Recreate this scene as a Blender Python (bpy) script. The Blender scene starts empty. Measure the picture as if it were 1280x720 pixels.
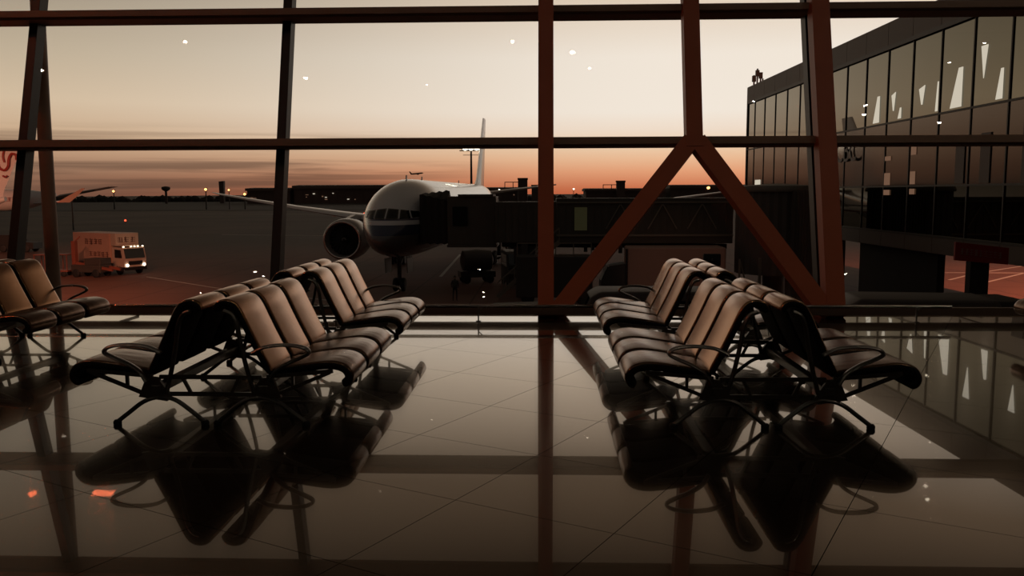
import bpy, bmesh, math, random
from mathutils import Vector, Matrix, noise
random.seed(7)
S = bpy.context.scene
COL = S.collection
PI = math.pi

# ------------------------------------------------------------------ camera
F_PX, HORIZON, YAW, ROLL, EYE = 1080.0, 241.0, 2.025, -0.181, 1.6
cam_d = bpy.data.cameras.new('camera')
cam_d.sensor_width = 36.0
cam_d.lens = F_PX / 1280.0 * 36.0
cam_d.clip_end = 6000
cam = bpy.data.objects.new('camera', cam_d)
COL.objects.link(cam)
pitch = math.atan((360 - HORIZON) / F_PX)
M = Matrix.Rotation(math.radians(YAW), 4, 'Z') @ Matrix.Rotation(PI / 2 - pitch, 4, 'X') @ Matrix.Rotation(math.radians(ROLL), 4, 'Z')
cam.matrix_world = Matrix.Translation((0, 0, EYE)) @ M
S.camera = cam

# ------------------------------------------------------------------ exposure
S.view_settings.view_transform = 'Standard'
S.view_settings.look = 'None'
S.view_settings.gamma = 1.0
S.view_settings.exposure = 0.0
S.view_settings.use_curve_mapping = False


def lin(c):
    r = []
    for v in c[:3]:
        v = v / 255.0
        r.append(v / 12.92 if v <= 0.04045 else ((v + 0.055) / 1.055) ** 2.4)
    return (r[0], r[1], r[2], 1.0)


# ------------------------------------------------------------------ dusk sky
world = bpy.data.worlds.new('dusk_sky')
S.world = world
world.use_nodes = True
wn, wl = world.node_tree.nodes, world.node_tree.links
wn.clear()


def wmath(op, a, b=None, clamp=False):
    n = wn.new('ShaderNodeMath'); n.operation = op; n.use_clamp = clamp
    for i, v in enumerate((a, b)):
        if v is None: continue
        if isinstance(v, (int, float)): n.inputs[i].default_value = v
        else: wl.new(v, n.inputs[i])
    return n.outputs[0]


def wrange(v, a, b, c=0.0, d=1.0):
    n = wn.new('ShaderNodeMapRange'); n.interpolation_type = 'SMOOTHSTEP'
    wl.new(v, n.inputs[0])
    for i, q in enumerate((a, b, c, d)): n.inputs[i + 1].default_value = q
    return n.outputs[0]


def wramp(v, stops, scale=2.0):
    n = wn.new('ShaderNodeValToRGB')
    wl.new(wmath('MULTIPLY', v, scale), n.inputs[0])
    e = n.color_ramp.elements
    while len(e) < len(stops): e.new(0.5)
    for i, (p, c) in enumerate(stops):
        e[i].position = p * scale; e[i].color = lin(c)
    return n.outputs[0]


def wmix(f, a, b, mode='MIX'):
    n = wn.new('ShaderNodeMix'); n.data_type = 'RGBA'; n.blend_type = mode
    if isinstance(f, (int, float)): n.inputs[0].default_value = f
    else: wl.new(f, n.inputs[0])
    for i, q in ((6, a), (7, b)):
        if isinstance(q, tuple): n.inputs[i].default_value = q
        else: wl.new(q, n.inputs[i])
    return n.outputs[2]


tc = wn.new('ShaderNodeTexCoord')
sep = wn.new('ShaderNodeSeparateXYZ'); wl.new(tc.outputs['Generated'], sep.inputs[0])
dx, dy, dz = sep.outputs
hyp = wmath('SQRT', wmath('ADD', wmath('MULTIPLY', dx, dx), wmath('ADD', wmath('MULTIPLY', dy, dy), 1e-5)))
az = wmath('DIVIDE', dx, hyp)
el = wmath('MAXIMUM', dz, 0.0)
right = wramp(el, [(0.0, (200, 105, 70)), (.0055, (208, 118, 80)), (.024, (232, 163, 122)), (.038, (239, 190, 151)), (.052, (241, 209, 175)), (.07, (245, 226, 207)),
                   (.09, (248, 237, 223)), (.15, (247, 236, 222)), (.21, (229, 210, 188)), (.32, (132, 111, 90)), (.41, (82, 67, 53)), (.50, (62, 52, 42))])
left = wramp(el, [(0.0, (112, 80, 64)), (.018, (142, 105, 83)), (.04, (184, 147, 118)), (.062, (207, 175, 143)),
                  (.095, (216, 193, 164)), (.14, (196, 179, 154)), (.21, (160, 148, 130)), (.32, (120, 103, 85)), (.41, (88, 74, 60)), (.50, (70, 60, 49))])
m = wrange(az, -0.58, 0.16)
sky = wmix(m, left, right)
# long thin bands of cloud low over the horizon, thicker towards the west side
mp = wn.new('ShaderNodeMapping'); mp.inputs['Scale'].default_value = (2.2, 2.2, 84.0)
mp.inputs['Rotation'].default_value = (0, -0.03, 0)
wl.new(tc.outputs['Generated'], mp.inputs[0])
nz = wn.new('ShaderNodeTexNoise'); nz.inputs['Scale'].default_value = 1.0; nz.inputs['Detail'].default_value = 5.0
nz.inputs['Distortion'].default_value = 0.4
wl.new(mp.outputs[0], nz.inputs[0])
cl = wrange(nz.outputs[0], 0.44, 0.60)
cl = wmath('MULTIPLY', cl, wrange(el, 0.048, 0.078, 1.0, 0.0))
cl = wmath('MULTIPLY', cl, wrange(az, -0.26, -0.02, 1.0, 0.0))
cl = wmath('MULTIPLY', cl, 0.62)
sky = wmix(cl, sky, lin((88, 66, 54)))
# the far side of the sky, away from the afterglow
sky = wmix(wmath('MAXIMUM', wrange(dy, -0.35, 0.35, 1.0, 0.0), wrange(az, -0.95, -0.6, 1.0, 0.0)), sky, lin((64, 60, 56)))
bg = wn.new('ShaderNodeBackground'); wl.new(sky, bg.inputs[0]); bg.inputs[1].default_value = 1.0
wo = wn.new('ShaderNodeOutputWorld'); wl.new(bg.outputs[0], wo.inputs[0])

# ------------------------------------------------------------------ helpers


def mat(name, col, rough=0.5, metal=0.0, emit=None, estr=0.0, coat=0.0, spec=0.5, noise_amt=0.0, noise_scale=8.0, bump=0.0, ior=1.5):
    m = bpy.data.materials.new(name); m.use_nodes = True
    nt = m.node_tree; b = nt.nodes['Principled BSDF']
    c = (col[0], col[1], col[2], 1)
    b.inputs['Base Color'].default_value = c
    b.inputs['Roughness'].default_value = rough
    b.inputs['Metallic'].default_value = metal
    b.inputs['IOR'].default_value = ior
    b.inputs['Specular IOR Level'].default_value = spec
    b.inputs['Coat Weight'].default_value = coat
    if emit:
        b.inputs['Emission Color'].default_value = (*emit[:3], 1); b.inputs['Emission Strength'].default_value = estr
    if noise_amt or bump:
        t = nt.nodes.new('ShaderNodeTexCoord'); n = nt.nodes.new('ShaderNodeTexNoise')
        n.inputs['Scale'].default_value = noise_scale; n.inputs['Detail'].default_value = 4
        nt.links.new(t.outputs['Object'], n.inputs[0])
        if noise_amt:
            mx = nt.nodes.new('ShaderNodeMix'); mx.data_type = 'RGBA'
            nt.links.new(n.outputs[0], mx.inputs[0])
            mx.inputs[6].default_value = tuple(q * (1 - noise_amt) for q in c[:3]) + (1,)
            mx.inputs[7].default_value = tuple(min(1, q * (1 + noise_amt)) for q in c[:3]) + (1,)
            nt.links.new(mx.outputs[2], b.inputs['Base Color'])
        if bump:
            bp = nt.nodes.new('ShaderNodeBump'); bp.inputs['Strength'].default_value = bump; bp.inputs['Distance'].default_value = 0.02
            nt.links.new(n.outputs[0], bp.inputs['Height']); nt.links.new(bp.outputs[0], b.inputs['Normal'])
    return m


def glow(name, col, s):
    m = bpy.data.materials.new(name); m.use_nodes = True
    nt = m.node_tree; nt.nodes.clear()
    e = nt.nodes.new('ShaderNodeEmission'); e.inputs[0].default_value = (*col[:3], 1); e.inputs[1].default_value = s
    o = nt.nodes.new('ShaderNodeOutputMaterial'); nt.links.new(e.outputs[0], o.inputs[0])
    return m


class MB:
    def __init__(s): s.bm = bmesh.new()

    def box(s, x0, x1, y0, y1, z0, z1, bev=0.0, mtx=None):
        r = bmesh.ops.create_cube(s.bm, size=1.0)
        vs = r['verts']
        T = Matrix.Translation(((x0 + x1) / 2, (y0 + y1) / 2, (z0 + z1) / 2)) @ Matrix.Diagonal((abs(x1 - x0), abs(y1 - y0), abs(z1 - z0), 1))
        bmesh.ops.transform(s.bm, matrix=T, verts=vs)
        if bev:
            es = list({e for v in vs for e in v.link_edges})
            rr = bmesh.ops.bevel(s.bm, geom=es, offset=bev, segments=2, profile=0.5, affect='EDGES')
            vs = list({v for f in rr['faces'] for v in f.verts} | {v for v in vs if v.is_valid})
        if mtx is not None:
            bmesh.ops.transform(s.bm, matrix=mtx, verts=vs)
        return s

    def bar(s, p, q, w, h=None, up=(0, 0, 1)):
        """box-section bar from p to q, w across, h along up"""
        h = h or w
        p, q = Vector(p), Vector(q); d = (q - p); L = d.length; d.normalize()
        u = Vector(up)
        if abs(d.dot(u)) > 0.98: u = Vector((0, 1, 0))
        sx = d.cross(u).normalized(); u = sx.cross(d).normalized()
        R = Matrix((sx, d, u)).transposed().to_4x4()
        s.box(-w / 2, w / 2, 0, L, -h / 2, h / 2, mtx=Matrix.Translation(p) @ R)
        return s

    def tube(s, pts, r, n=10, closed=False, flat=1.0):
        pts = [Vector(p) for p in pts]; N = len(pts); rings = []
        prev = None
        for i, p in enumerate(pts):
            a = pts[(i - 1) % N] if (closed or i > 0) else p
            b = pts[(i + 1) % N] if (closed or i < N - 1) else p
            t = (b - a).normalized()
            if prev is None:
                u = Vector((0, 0, 1)) if abs(t.z) < 0.9 else Vector((0, 1, 0))
            else: u = prev
            u = (u - t * u.dot(t)).normalized(); prev = u; v = t.cross(u)
            rr = r[i] if isinstance(r, (list, tuple)) else r
            rings.append([s.bm.verts.new(p + u * (rr * math.cos(2 * PI * k / n)) + v * (rr * flat * math.sin(2 * PI * k / n))) for k in range(n)])
        for i in range(N if closed else N - 1):
            A, B = rings[i], rings[(i + 1) % N]
            for k in range(n):
                s.bm.faces.new((A[k], A[(k + 1) % n], B[(k + 1) % n], B[k]))
        if not closed:
            s.bm.faces.new(list(reversed(rings[0]))); s.bm.faces.new(rings[-1])
        return s

    def lathe(s, prof, c=(0, 0, 0), axis='Z', n=24, cap=True):
        c = Vector(c); rings = []
        for r, t in prof:
            ring = []
            for k in range(n):
                a = 2 * PI * k / n; u, v = r * math.cos(a), r * math.sin(a)
                ring.append(s.bm.verts.new(c + {'Z': Vector((u, v, t)), 'Y': Vector((u, t, v)), 'X': Vector((t, u, v))}[axis]))
            rings.append(ring)
        for A, B in zip(rings, rings[1:]):
            for k in range(n): s.bm.faces.new((A[k], A[(k + 1) % n], B[(k + 1) % n], B[k]))
        if cap:
            s.bm.faces.new(rings[0]); s.bm.faces.new(rings[-1])
        return s

    def ball(s, c, r, sub=2, sc=(1, 1, 1)):
        o = bmesh.ops.create_icosphere(s.bm, subdivisions=sub, radius=r)
        bmesh.ops.transform(s.bm, matrix=Matrix.Translation(c) @ Matrix.Diagonal((*sc, 1)), verts=o['verts'])
        return s

    def prism(s, pts, axis, a, b):
        """polygon pts in the two other axes, extruded along axis from a to b"""
        def P(u, v, t): return {'X': (t, u, v), 'Y': (u, t, v), 'Z': (u, v, t)}[axis]
        A = [s.bm.verts.new(P(u, v, a)) for u, v in pts]; B = [s.bm.verts.new(P(u, v, b)) for u, v in pts]
        s.bm.faces.new(A); s.bm.faces.new(list(reversed(B)))
        for i in range(len(pts)):
            j = (i + 1) % len(pts); s.bm.faces.new((A[j], A[i], B[i], B[j]))
        return s

    def sections(s, secs, cap=True):
        rings = [[s.bm.verts.new(p) for p in ring] for ring in secs]; n = len(rings[0])
        for A, B in zip(rings, rings[1:]):
            for k in range(n): s.bm.faces.new((A[k], A[(k + 1) % n], B[(k + 1) % n], B[k]))
        if cap:
            s.bm.faces.new(rings[0]); s.bm.faces.new(rings[-1])
        return s

    def build(s, name, m, parent=None, smooth=False, loc=None, rot=None):
        bmesh.ops.recalc_face_normals(s.bm, faces=s.bm.faces[:])
        me = bpy.data.meshes.new(name); s.bm.to_mesh(me); s.bm.free()
        if smooth:
            for p in me.polygons: p.use_smooth = True
            try: me.set_sharp_from_angle(angle=math.radians(50))
            except Exception: pass
        me.materials.append(m)
        o = bpy.data.objects.new(name, me); COL.objects.link(o)
        if parent is not None: o.parent = parent
        if loc: o.location = loc
        if rot: o.rotation_euler = rot
        return o


def tag(o, label, cat, group=None):
    o['label'] = label; o['category'] = cat
    if group: o['group'] = group
    return o


def thing(name, label, cat, loc=(0, 0, 0), rz=0.0, group=None):
    o = bpy.data.objects.new(name, None); COL.objects.link(o); o.empty_display_size = 0.3
    o.location = loc; o.rotation_euler = (0, 0, rz)
    return tag(o, label, cat, group)


def struct(o):
    o['kind'] = 'structure'; return o


def copy_tree(o, parent=None):
    c = o.copy(); COL.objects.link(c)
    if parent is not None: c.parent = parent
    for ch in list(o.children): copy_tree(ch, c)
    return c


def text(name, body, size, m, parent, mtx, depth=0.01):
    cu = bpy.data.curves.new(name, 'FONT'); cu.body = body; cu.size = size; cu.extrude = depth
    cu.align_x = 'CENTER'; cu.align_y = 'CENTER'
    t = bpy.data.objects.new(name + '_curve', cu)
    me = bpy.data.meshes.new_from_object(t); bpy.data.objects.remove(t)
    me.materials.clear(); me.materials.append(m)
    o = bpy.data.objects.new(name, me); COL.objects.link(o); o.parent = parent; o.matrix_local = mtx
    return o


# ------------------------------------------------------------------ materials
def floor_material():
    m = bpy.data.materials.new('polished_granite_tile'); m.use_nodes = True
    nt = m.node_tree; N, L = nt.nodes, nt.links; b = N['Principled BSDF']
    t = N.new('ShaderNodeTexCoord')
    mp = N.new('ShaderNodeMapping'); mp.inputs['Rotation'].default_value = (0, 0, math.radians(28.3)); mp.inputs['Location'].default_value = (.67, -.03, 0)
    L.new(t.outputs['Object'], mp.inputs[0])
    br = N.new('ShaderNodeTexBrick'); br.offset = 0.0
    br.inputs['Scale'].default_value = 1.0; br.inputs['Brick Width'].default_value = .9; br.inputs['Row Height'].default_value = .9
    br.inputs['Mortar Size'].default_value = 0.0022; br.inputs['Mortar Smooth'].default_value = 0.1
    br.inputs['Color1'].default_value = (1, 1, 1, 1); br.inputs['Color2'].default_value = (.86, .86, .86, 1); br.inputs['Mortar'].default_value = (.25, .25, .25, 1)
    L.new(mp.outputs[0], br.inputs[0])
    n = N.new('ShaderNodeTexNoise'); n.inputs['Scale'].default_value = 160; n.inputs['Detail'].default_value = 3
    L.new(t.outputs['Object'], n.inputs[0])
    n2 = N.new('ShaderNodeTexNoise'); n2.inputs['Scale'].default_value = 1.4; n2.inputs['Detail'].default_value = 5
    L.new(t.outputs['Object'], n2.inputs[0])
    r = N.new('ShaderNodeMix'); r.data_type = 'RGBA'; r.inputs[6].default_value = (.010, .007, .005, 1); r.inputs[7].default_value = (.026, .019, .014, 1)
    L.new(n.outputs[0], r.inputs[0])
    mm = N.new('ShaderNodeMix'); mm.data_type = 'RGBA'; mm.blend_type = 'MULTIPLY'; mm.inputs[0].default_value = 1
    L.new(r.outputs[2], mm.inputs[6]); L.new(br.outputs[0], mm.inputs[7]); L.new(mm.outputs[2], b.inputs['Base Color'])
    b.inputs['IOR'].default_value = 1.58; b.inputs['Specular Tint'].default_value = (1, .92, .82, 1)
    mr = N.new('ShaderNodeMapRange'); L.new(n2.outputs[0], mr.inputs[0]); mr.inputs[3].default_value = .11; mr.inputs[4].default_value = .17
    L.new(mr.outputs[0], b.inputs['Roughness'])
    b.inputs['Coat Weight'].default_value = 0.55; b.inputs['Coat Roughness'].default_value = 0.012; b.inputs['Coat IOR'].default_value = 1.55
    b.inputs['Coat Tint'].default_value = (1, .92, .82, 1)
    # joints break the polish
    inv = N.new('ShaderNodeMath'); inv.operation = 'SUBTRACT'; inv.inputs[0].default_value = 1.0; L.new(br.outputs['Fac'], inv.inputs[1])
    cm = N.new('ShaderNodeMath'); cm.operation = 'MULTIPLY'; cm.inputs[1].default_value = 1.0; L.new(inv.outputs[0], cm.inputs[0])
    L.new(cm.outputs[0], b.inputs['Coat Weight'])
    sm = N.new('ShaderNodeMath'); sm.operation = 'MULTIPLY'; sm.inputs[1].default_value = .5; L.new(inv.outputs[0], sm.inputs[0])
    L.new(sm.outputs[0], b.inputs['Specular IOR Level'])
    return m


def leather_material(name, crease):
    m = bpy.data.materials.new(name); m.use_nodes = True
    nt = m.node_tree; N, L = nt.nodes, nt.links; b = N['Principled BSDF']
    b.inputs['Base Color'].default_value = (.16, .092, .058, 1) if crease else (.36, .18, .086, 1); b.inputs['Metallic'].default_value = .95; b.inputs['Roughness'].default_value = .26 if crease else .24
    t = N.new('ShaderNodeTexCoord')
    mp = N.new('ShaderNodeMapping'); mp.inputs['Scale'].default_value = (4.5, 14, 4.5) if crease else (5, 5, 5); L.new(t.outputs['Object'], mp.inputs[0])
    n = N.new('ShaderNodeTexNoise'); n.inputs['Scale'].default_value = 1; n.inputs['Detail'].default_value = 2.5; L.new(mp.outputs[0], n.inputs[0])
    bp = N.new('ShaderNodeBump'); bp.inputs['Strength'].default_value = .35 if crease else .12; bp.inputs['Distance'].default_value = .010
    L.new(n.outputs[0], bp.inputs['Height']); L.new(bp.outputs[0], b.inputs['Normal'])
    return m


def pane_material(name, ior, tint):
    m = bpy.data.materials.new(name); m.use_nodes = True
    nt = m.node_tree; N, L = nt.nodes, nt.links; N.clear()
    tr = N.new('ShaderNodeBsdfTransparent'); tr.inputs[0].default_value = (*tint, 1)
    gl = N.new('ShaderNodeBsdfGlossy'); gl.inputs['Roughness'].default_value = 0.0
    fr = N.new('ShaderNodeFresnel'); fr.inputs[0].default_value = ior
    mx = N.new('ShaderNodeMixShader'); o = N.new('ShaderNodeOutputMaterial')
    # thin pane: each face mirrors on its outer side only
    ge = N.new('ShaderNodeNewGeometry'); k = N.new('ShaderNodeMath'); k.operation = 'SUBTRACT'; k.inputs[0].default_value = 1.0; L.new(ge.outputs['Backfacing'], k.inputs[1])
    q = N.new('ShaderNodeMath'); q.operation = 'MULTIPLY'; L.new(fr.outputs[0], q.inputs[0]); L.new(k.outputs[0], q.inputs[1])
    L.new(q.outputs[0], mx.inputs[0]); L.new(tr.outputs[0], mx.inputs[1]); L.new(gl.outputs[0], mx.inputs[2]); L.new(mx.outputs[0], o.inputs[0])
    return m


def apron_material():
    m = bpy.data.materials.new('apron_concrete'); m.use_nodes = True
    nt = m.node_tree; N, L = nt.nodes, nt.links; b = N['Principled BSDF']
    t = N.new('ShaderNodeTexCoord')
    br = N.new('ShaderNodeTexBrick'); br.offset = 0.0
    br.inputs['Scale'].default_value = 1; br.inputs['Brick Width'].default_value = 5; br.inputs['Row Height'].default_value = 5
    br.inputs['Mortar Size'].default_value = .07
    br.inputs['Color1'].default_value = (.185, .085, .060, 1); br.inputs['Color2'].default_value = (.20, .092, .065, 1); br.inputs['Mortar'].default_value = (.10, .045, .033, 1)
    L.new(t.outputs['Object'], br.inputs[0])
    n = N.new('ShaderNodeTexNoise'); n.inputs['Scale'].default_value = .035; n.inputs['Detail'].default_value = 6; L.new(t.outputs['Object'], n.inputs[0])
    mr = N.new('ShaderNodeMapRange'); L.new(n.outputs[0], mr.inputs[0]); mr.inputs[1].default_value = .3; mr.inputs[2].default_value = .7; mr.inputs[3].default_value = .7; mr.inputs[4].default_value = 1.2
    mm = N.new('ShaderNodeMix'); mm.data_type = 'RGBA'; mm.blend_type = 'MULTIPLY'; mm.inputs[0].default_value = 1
    # red lamp glow tinted into the near concrete, grey colour farther out
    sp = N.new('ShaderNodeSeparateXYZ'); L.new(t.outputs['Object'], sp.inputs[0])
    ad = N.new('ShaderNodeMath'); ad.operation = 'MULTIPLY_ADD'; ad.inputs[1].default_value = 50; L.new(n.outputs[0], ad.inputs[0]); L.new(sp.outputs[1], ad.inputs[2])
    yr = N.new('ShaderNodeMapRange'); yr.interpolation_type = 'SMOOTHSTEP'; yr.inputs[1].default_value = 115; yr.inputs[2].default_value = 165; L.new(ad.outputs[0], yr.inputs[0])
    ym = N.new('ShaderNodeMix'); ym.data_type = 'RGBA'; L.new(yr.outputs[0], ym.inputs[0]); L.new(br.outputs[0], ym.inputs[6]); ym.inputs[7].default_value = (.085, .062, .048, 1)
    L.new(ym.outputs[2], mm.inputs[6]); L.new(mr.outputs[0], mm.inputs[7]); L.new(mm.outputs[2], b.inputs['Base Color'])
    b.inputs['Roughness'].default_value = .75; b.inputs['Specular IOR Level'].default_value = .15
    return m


MAT = dict(
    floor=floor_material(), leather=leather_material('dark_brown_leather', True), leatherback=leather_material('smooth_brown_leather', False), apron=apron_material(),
    pane=pane_material('window_glass', 1.52, (.992, .988, .984)),
    alu=mat('dark_aluminium', (.21, .19, .165), .36, .85, noise_amt=.15),
    kick=mat('dark_kick_rail', (.16, .11, .08), .4, .2, noise_amt=.1),
    chrome=mat('polished_steel', (.42, .38, .34), .22, 1.0, noise_amt=.05),
    shell=mat('black_seat_shell', (.010, .008, .007), .6, noise_amt=.2, spec=.25),
    rubber=mat('black_rubber', (.012, .012, .012), .7, noise_amt=.2),
    mullion=mat('dark_bronze_mullion', (.016, .011, .008), .5, .0, noise_amt=.15),
    transom=mat('brown_transom', (.36, .235, .165), .5, noise_amt=.1),
    redsteel=mat('red_painted_steel', (.52, .125, .05), .5, noise_amt=.08, noise_scale=3),
    interior=mat('interior_panel', (.10, .085, .07), .7, noise_amt=.1, noise_scale=1.5),
    ceiling=mat('ceiling_panel', (.14, .11, .09), .8, noise_amt=.1, noise_scale=1.5),
    lamp=glow('downlight_glow', (1.0, .86, .68), 280.0),
    redlamp=glow('red_lamp_glow', (1.0, .16, .05), 160.0),
    redsign=glow('red_display_glow', (1.0, .17, .06), 170.0),
    white=mat('white_aircraft_paint', (.70, .68, .66), .35, noise_amt=.03, coat=.3),
    grey=mat('grey_aircraft_paint', (.30, .29, .28), .4, noise_amt=.05),
    nacelle=mat('nacelle_paint', (.34, .31, .29), .32, noise_amt=.05, coat=.3),
    lip=mat('polished_engine_lip', (.6, .52, .46), .25, 1.0, noise_amt=.05),
    black=mat('matt_black', (.008, .007, .007), .6, noise_amt=.2),
    darkglass=mat('cockpit_glass', (.012, .014, .014), .08, noise_amt=.2, coat=.5),
    fan=mat('fan_blades', (.008, .007, .007), .6, .0, noise_amt=.2),
    spinner=mat('spinner_grey', (.25, .22, .2), .4, noise_amt=.1),
    bridge=mat('bridge_dark_panel', (.085, .072, .054), .6, noise_amt=.2, noise_scale=1),
    bridgeframe=mat('bridge_steel_frame', (.22, .19, .15), .5, .3, noise_amt=.2),
    bellows=mat('bellows_canvas', (.028, .022, .018), .8, noise_amt=.25),
    tower_clad=mat('corrugated_cladding', (.10, .082, .066), .6, noise_amt=.15, noise_scale=1),
    bldg=mat('terminal_metal_panel', (.12, .085, .068), .55, .1, noise_amt=.1, noise_scale=.6),
    bldgmul=mat('terminal_mullion', (.035, .027, .02), .5, noise_amt=.1),
    bldgdark=mat('terminal_underside', (.024, .019, .016), .8, noise_amt=.2),
    mirror=mat('coated_terminal_glass', (.155, .143, .112), .015, 1.0, noise_amt=.03, noise_scale=.3),
    spandrel=mat('terminal_spandrel_glass', (.085, .062, .050), .12, .7, noise_amt=.08, noise_scale=.4),
    spanlet=mat('spandrel_lettering', (.05, .04, .035), .5, noise_amt=.1),
    litwin_sky=glow('lit_interior_and_sky', (1.0, .90, .72), .62),  # lit windows, and the glowing panels standing in for sky
    litwarm=glow('lit_interior_warm', (1.0, .55, .34), .16),
    trunk=mat('mast_steel', (.03, .025, .022), .6, noise_amt=.2),
    flood=glow('floodlight_glow', (1.0, .80, .52), 9.0),
    floodbig=glow('floodlight_cluster_glow', (1.0, .88, .66), 6.0),
    sodium=glow('sodium_lamp_glow', (1.0, .42, .13), 4.0),
    redspot=glow('obstruction_lamp_glow', (1.0, .10, .04), 2.5),
    headlight=glow('headlight_glow', (1.0, .86, .66), 7.0),
    farwall=mat('far_hall_cladding', (.085, .060, .048), .8, noise_amt=.2, noise_scale=.05),
    farroof=mat('far_hall_roof', (.10, .075, .062), .7, noise_amt=.2, noise_scale=.05),
    leaf=mat('tree_foliage', (.035, .028, .020), .9, noise_amt=.4, noise_scale=.3),
    truckbox=mat('truck_box_paint', (.50, .30, .22), .55, noise_amt=.08, noise_scale=1),
    truckcab=mat('truck_cab_paint', (.50, .38, .30), .45, noise_amt=.06),
    mark=mat('truck_lettering', (.10, .035, .025), .6, noise_amt=.2),
    redmark=mat('red_lettering', (.30, .03, .02), .5, noise_amt=.1),
    gse=mat('ground_equipment_paint', (.05, .042, .036), .55, noise_amt=.2, noise_scale=1),
    gsered=mat('red_equipment_paint', (.22, .06, .035), .55, noise_amt=.2, noise_scale=1),
    pinkvan=mat('pale_truck_body', (.42, .25, .19), .6, noise_amt=.06, noise_scale=.6),
    roofgrey=mat('vehicle_roof_paint', (.085, .070, .058), .55, noise_amt=.1, noise_scale=1),
    paint=mat('white_line_paint', (.55, .48, .42), .7, noise_amt=.15),
    signred=mat('red_sign_board', (.34, .022, .016), .5, noise_amt=.1),
    signtext=mat('faded_sign_lettering', (.40, .20, .17), .6, noise_amt=.1),
    cloth=mat('dark_work_clothes', (.014, .013, .014), .8, noise_amt=.3),
    vest=mat('work_vest', (.05, .045, .03), .7, noise_amt=.2),
    skin=mat('skin', (.25, .14, .10), .5, noise_amt=.05),
)

# ------------------------------------------------------------------ setting: floor, ceiling, walls
LEAN, GLASS_Y, CEIL = 0.268, 11.55, 9.0
def fy(z, y0=GLASS_Y): return y0 + LEAN * z

b = MB(); b.box(-24, 24, -16, 11.62, -0.35, 0.0); struct(b.build('floor', MAT['floor']))
b = MB(); b.box(-24, 24, -16.3, fy(CEIL) - .1, CEIL, CEIL + .3); struct(b.build('ceiling', MAT['ceiling']))
b = MB(); b.box(-24, 24, -16.3, -16, 0, CEIL); struct(b.build('wall_back', MAT['interior']))
b = MB(); b.prism([(-16, -.35), (11.5, -.35), (fy(CEIL), CEIL), (-16, CEIL)], 'X', -24.3, -24); struct(b.build('wall_left', MAT['interior']))
b = MB(); b.prism([(-16, -.35), (11.5, -.35), (fy(CEIL), CEIL), (-16, CEIL)], 'X', 24, 24.3); struct(b.build('wall_right', MAT['interior']))
b = MB(); b.box(-24, 24, 11.62, 12.0, -6.0, 0.0); struct(b.build('wall_front', MAT['bldgdark']))
# apron outside, six metres lower
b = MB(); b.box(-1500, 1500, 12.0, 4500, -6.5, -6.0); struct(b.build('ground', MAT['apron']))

# leaning window wall
W = bpy.data.objects.new('window_1', None); COL.objects.link(W); struct(W)
MULX = [0.04 + 3.68 * k for k in range(-6, 7)]
ZTR = [2.30, 4.13, 6.2, 8.1]
for i, x in enumerate(MULX):
    b = MB(); b.bar((x, fy(0), 0), (x, fy(CEIL), CEIL), .125, .20, up=(0, 1, 0)); b.build('mullion', MAT['mullion'], W)
for z in ZTR:
    b = MB()
    b.box(-24, 24, fy(z) - .36, fy(z) + .10, z - .085, z + .045)
    b.box(-24, 24, fy(z) - .42, fy(z) - .36, z - .055, z + .025)
    b.build('transom', MAT['transom'], W)
b = MB(); b.box(-24, 24, 11.50, 11.62, 0.0, .05); b.build('sill_rail', MAT['transom'], W)
b = MB(); b.box(-24, 24, 10.93, 10.99, .048, .15, bev=.006)
for k in range(-12, 13): b.box(k * 1.84 - .02, k * 1.84 + .02, 10.94, 11.5, .05, .08)
struct(b.build('baseboard_front', MAT['kick']))
for x0, x1 in zip(MULX, MULX[1:]):
    zs = [0.05] + ZTR + [CEIL]
    for z0, z1 in zip(zs, zs[1:]):
        b = MB()
        b.prism([(fy(z0) - .012, z0), (fy(z0) + .012, z0), (fy(z1) + .012, z1), (fy(z1) - .012, z1)], 'X', x0 + .05, x1 - .05)
        b.build('pane', MAT['pane'], W)

# red painted steel in front of the glass
SY = 11.12
def steel(name, x0, z0, x1, z1, w, d=.22):
    b = MB(); b.bar((x0, fy(z0, SY), z0), (x1, fy(z1, SY), z1), w, d, up=(0, 1, -LEAN))
    o = b.build(name, MAT['redsteel']); struct(o); return o
steel('steel_column', .045, 0, .045, CEIL, .205)
steel('steel_column', 3.74, 0, 3.74, CEIL, .235)
steel('steel_column', 2.01, 2.18, 2.01, CEIL, .215)
steel('steel_brace', .16, .02, 1.97, 2.27, .225, .2)
steel('steel_brace', 3.66, .02, 2.05, 2.27, .225, .2)
for x in (-11.0, 11.1):
    steel('steel_column', x, 0, x, CEIL, .205)

# roof support post just outside the glass, rising from the apron
b = MB(); b.tube([(-7.88, 13.6, -6), (-7.88, 13.6, 3.0), (-7.84, 13.62, 9)], .105, 16)
struct(b.build('roof_post', MAT['transom'], smooth=True))

# ------------------------------------------------------------------ low guard rail along the glass
for (xa, xb, lab) in ((-13.1, 5.02, 'low steel guard rail on short posts along the foot of the window'),):
    t = thing('guard_rail', lab, 'rail', (0, 10.7, 0))
    b = MB(); b.tube([(xa, 0, .192), (xb, 0, .192)], .021, 12); b.build('rail_bar', MAT['chrome'], t, smooth=True)
    x = -0.80
    xs = [-.80 + 1.80 * k for k in range(-6, 4)]
    for x in xs:
        b = MB(); b.bar((x, 0, 0), (x, 0, .18), .016, .03, up=(0, 1, 0)); b.box(x - .03, x + .03, -.03, .03, 0, .006); b.bar((x, 0, .13), (x + .05, .0, .175), .012)
        b.build('rail_post', MAT['alu'], t)

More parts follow.
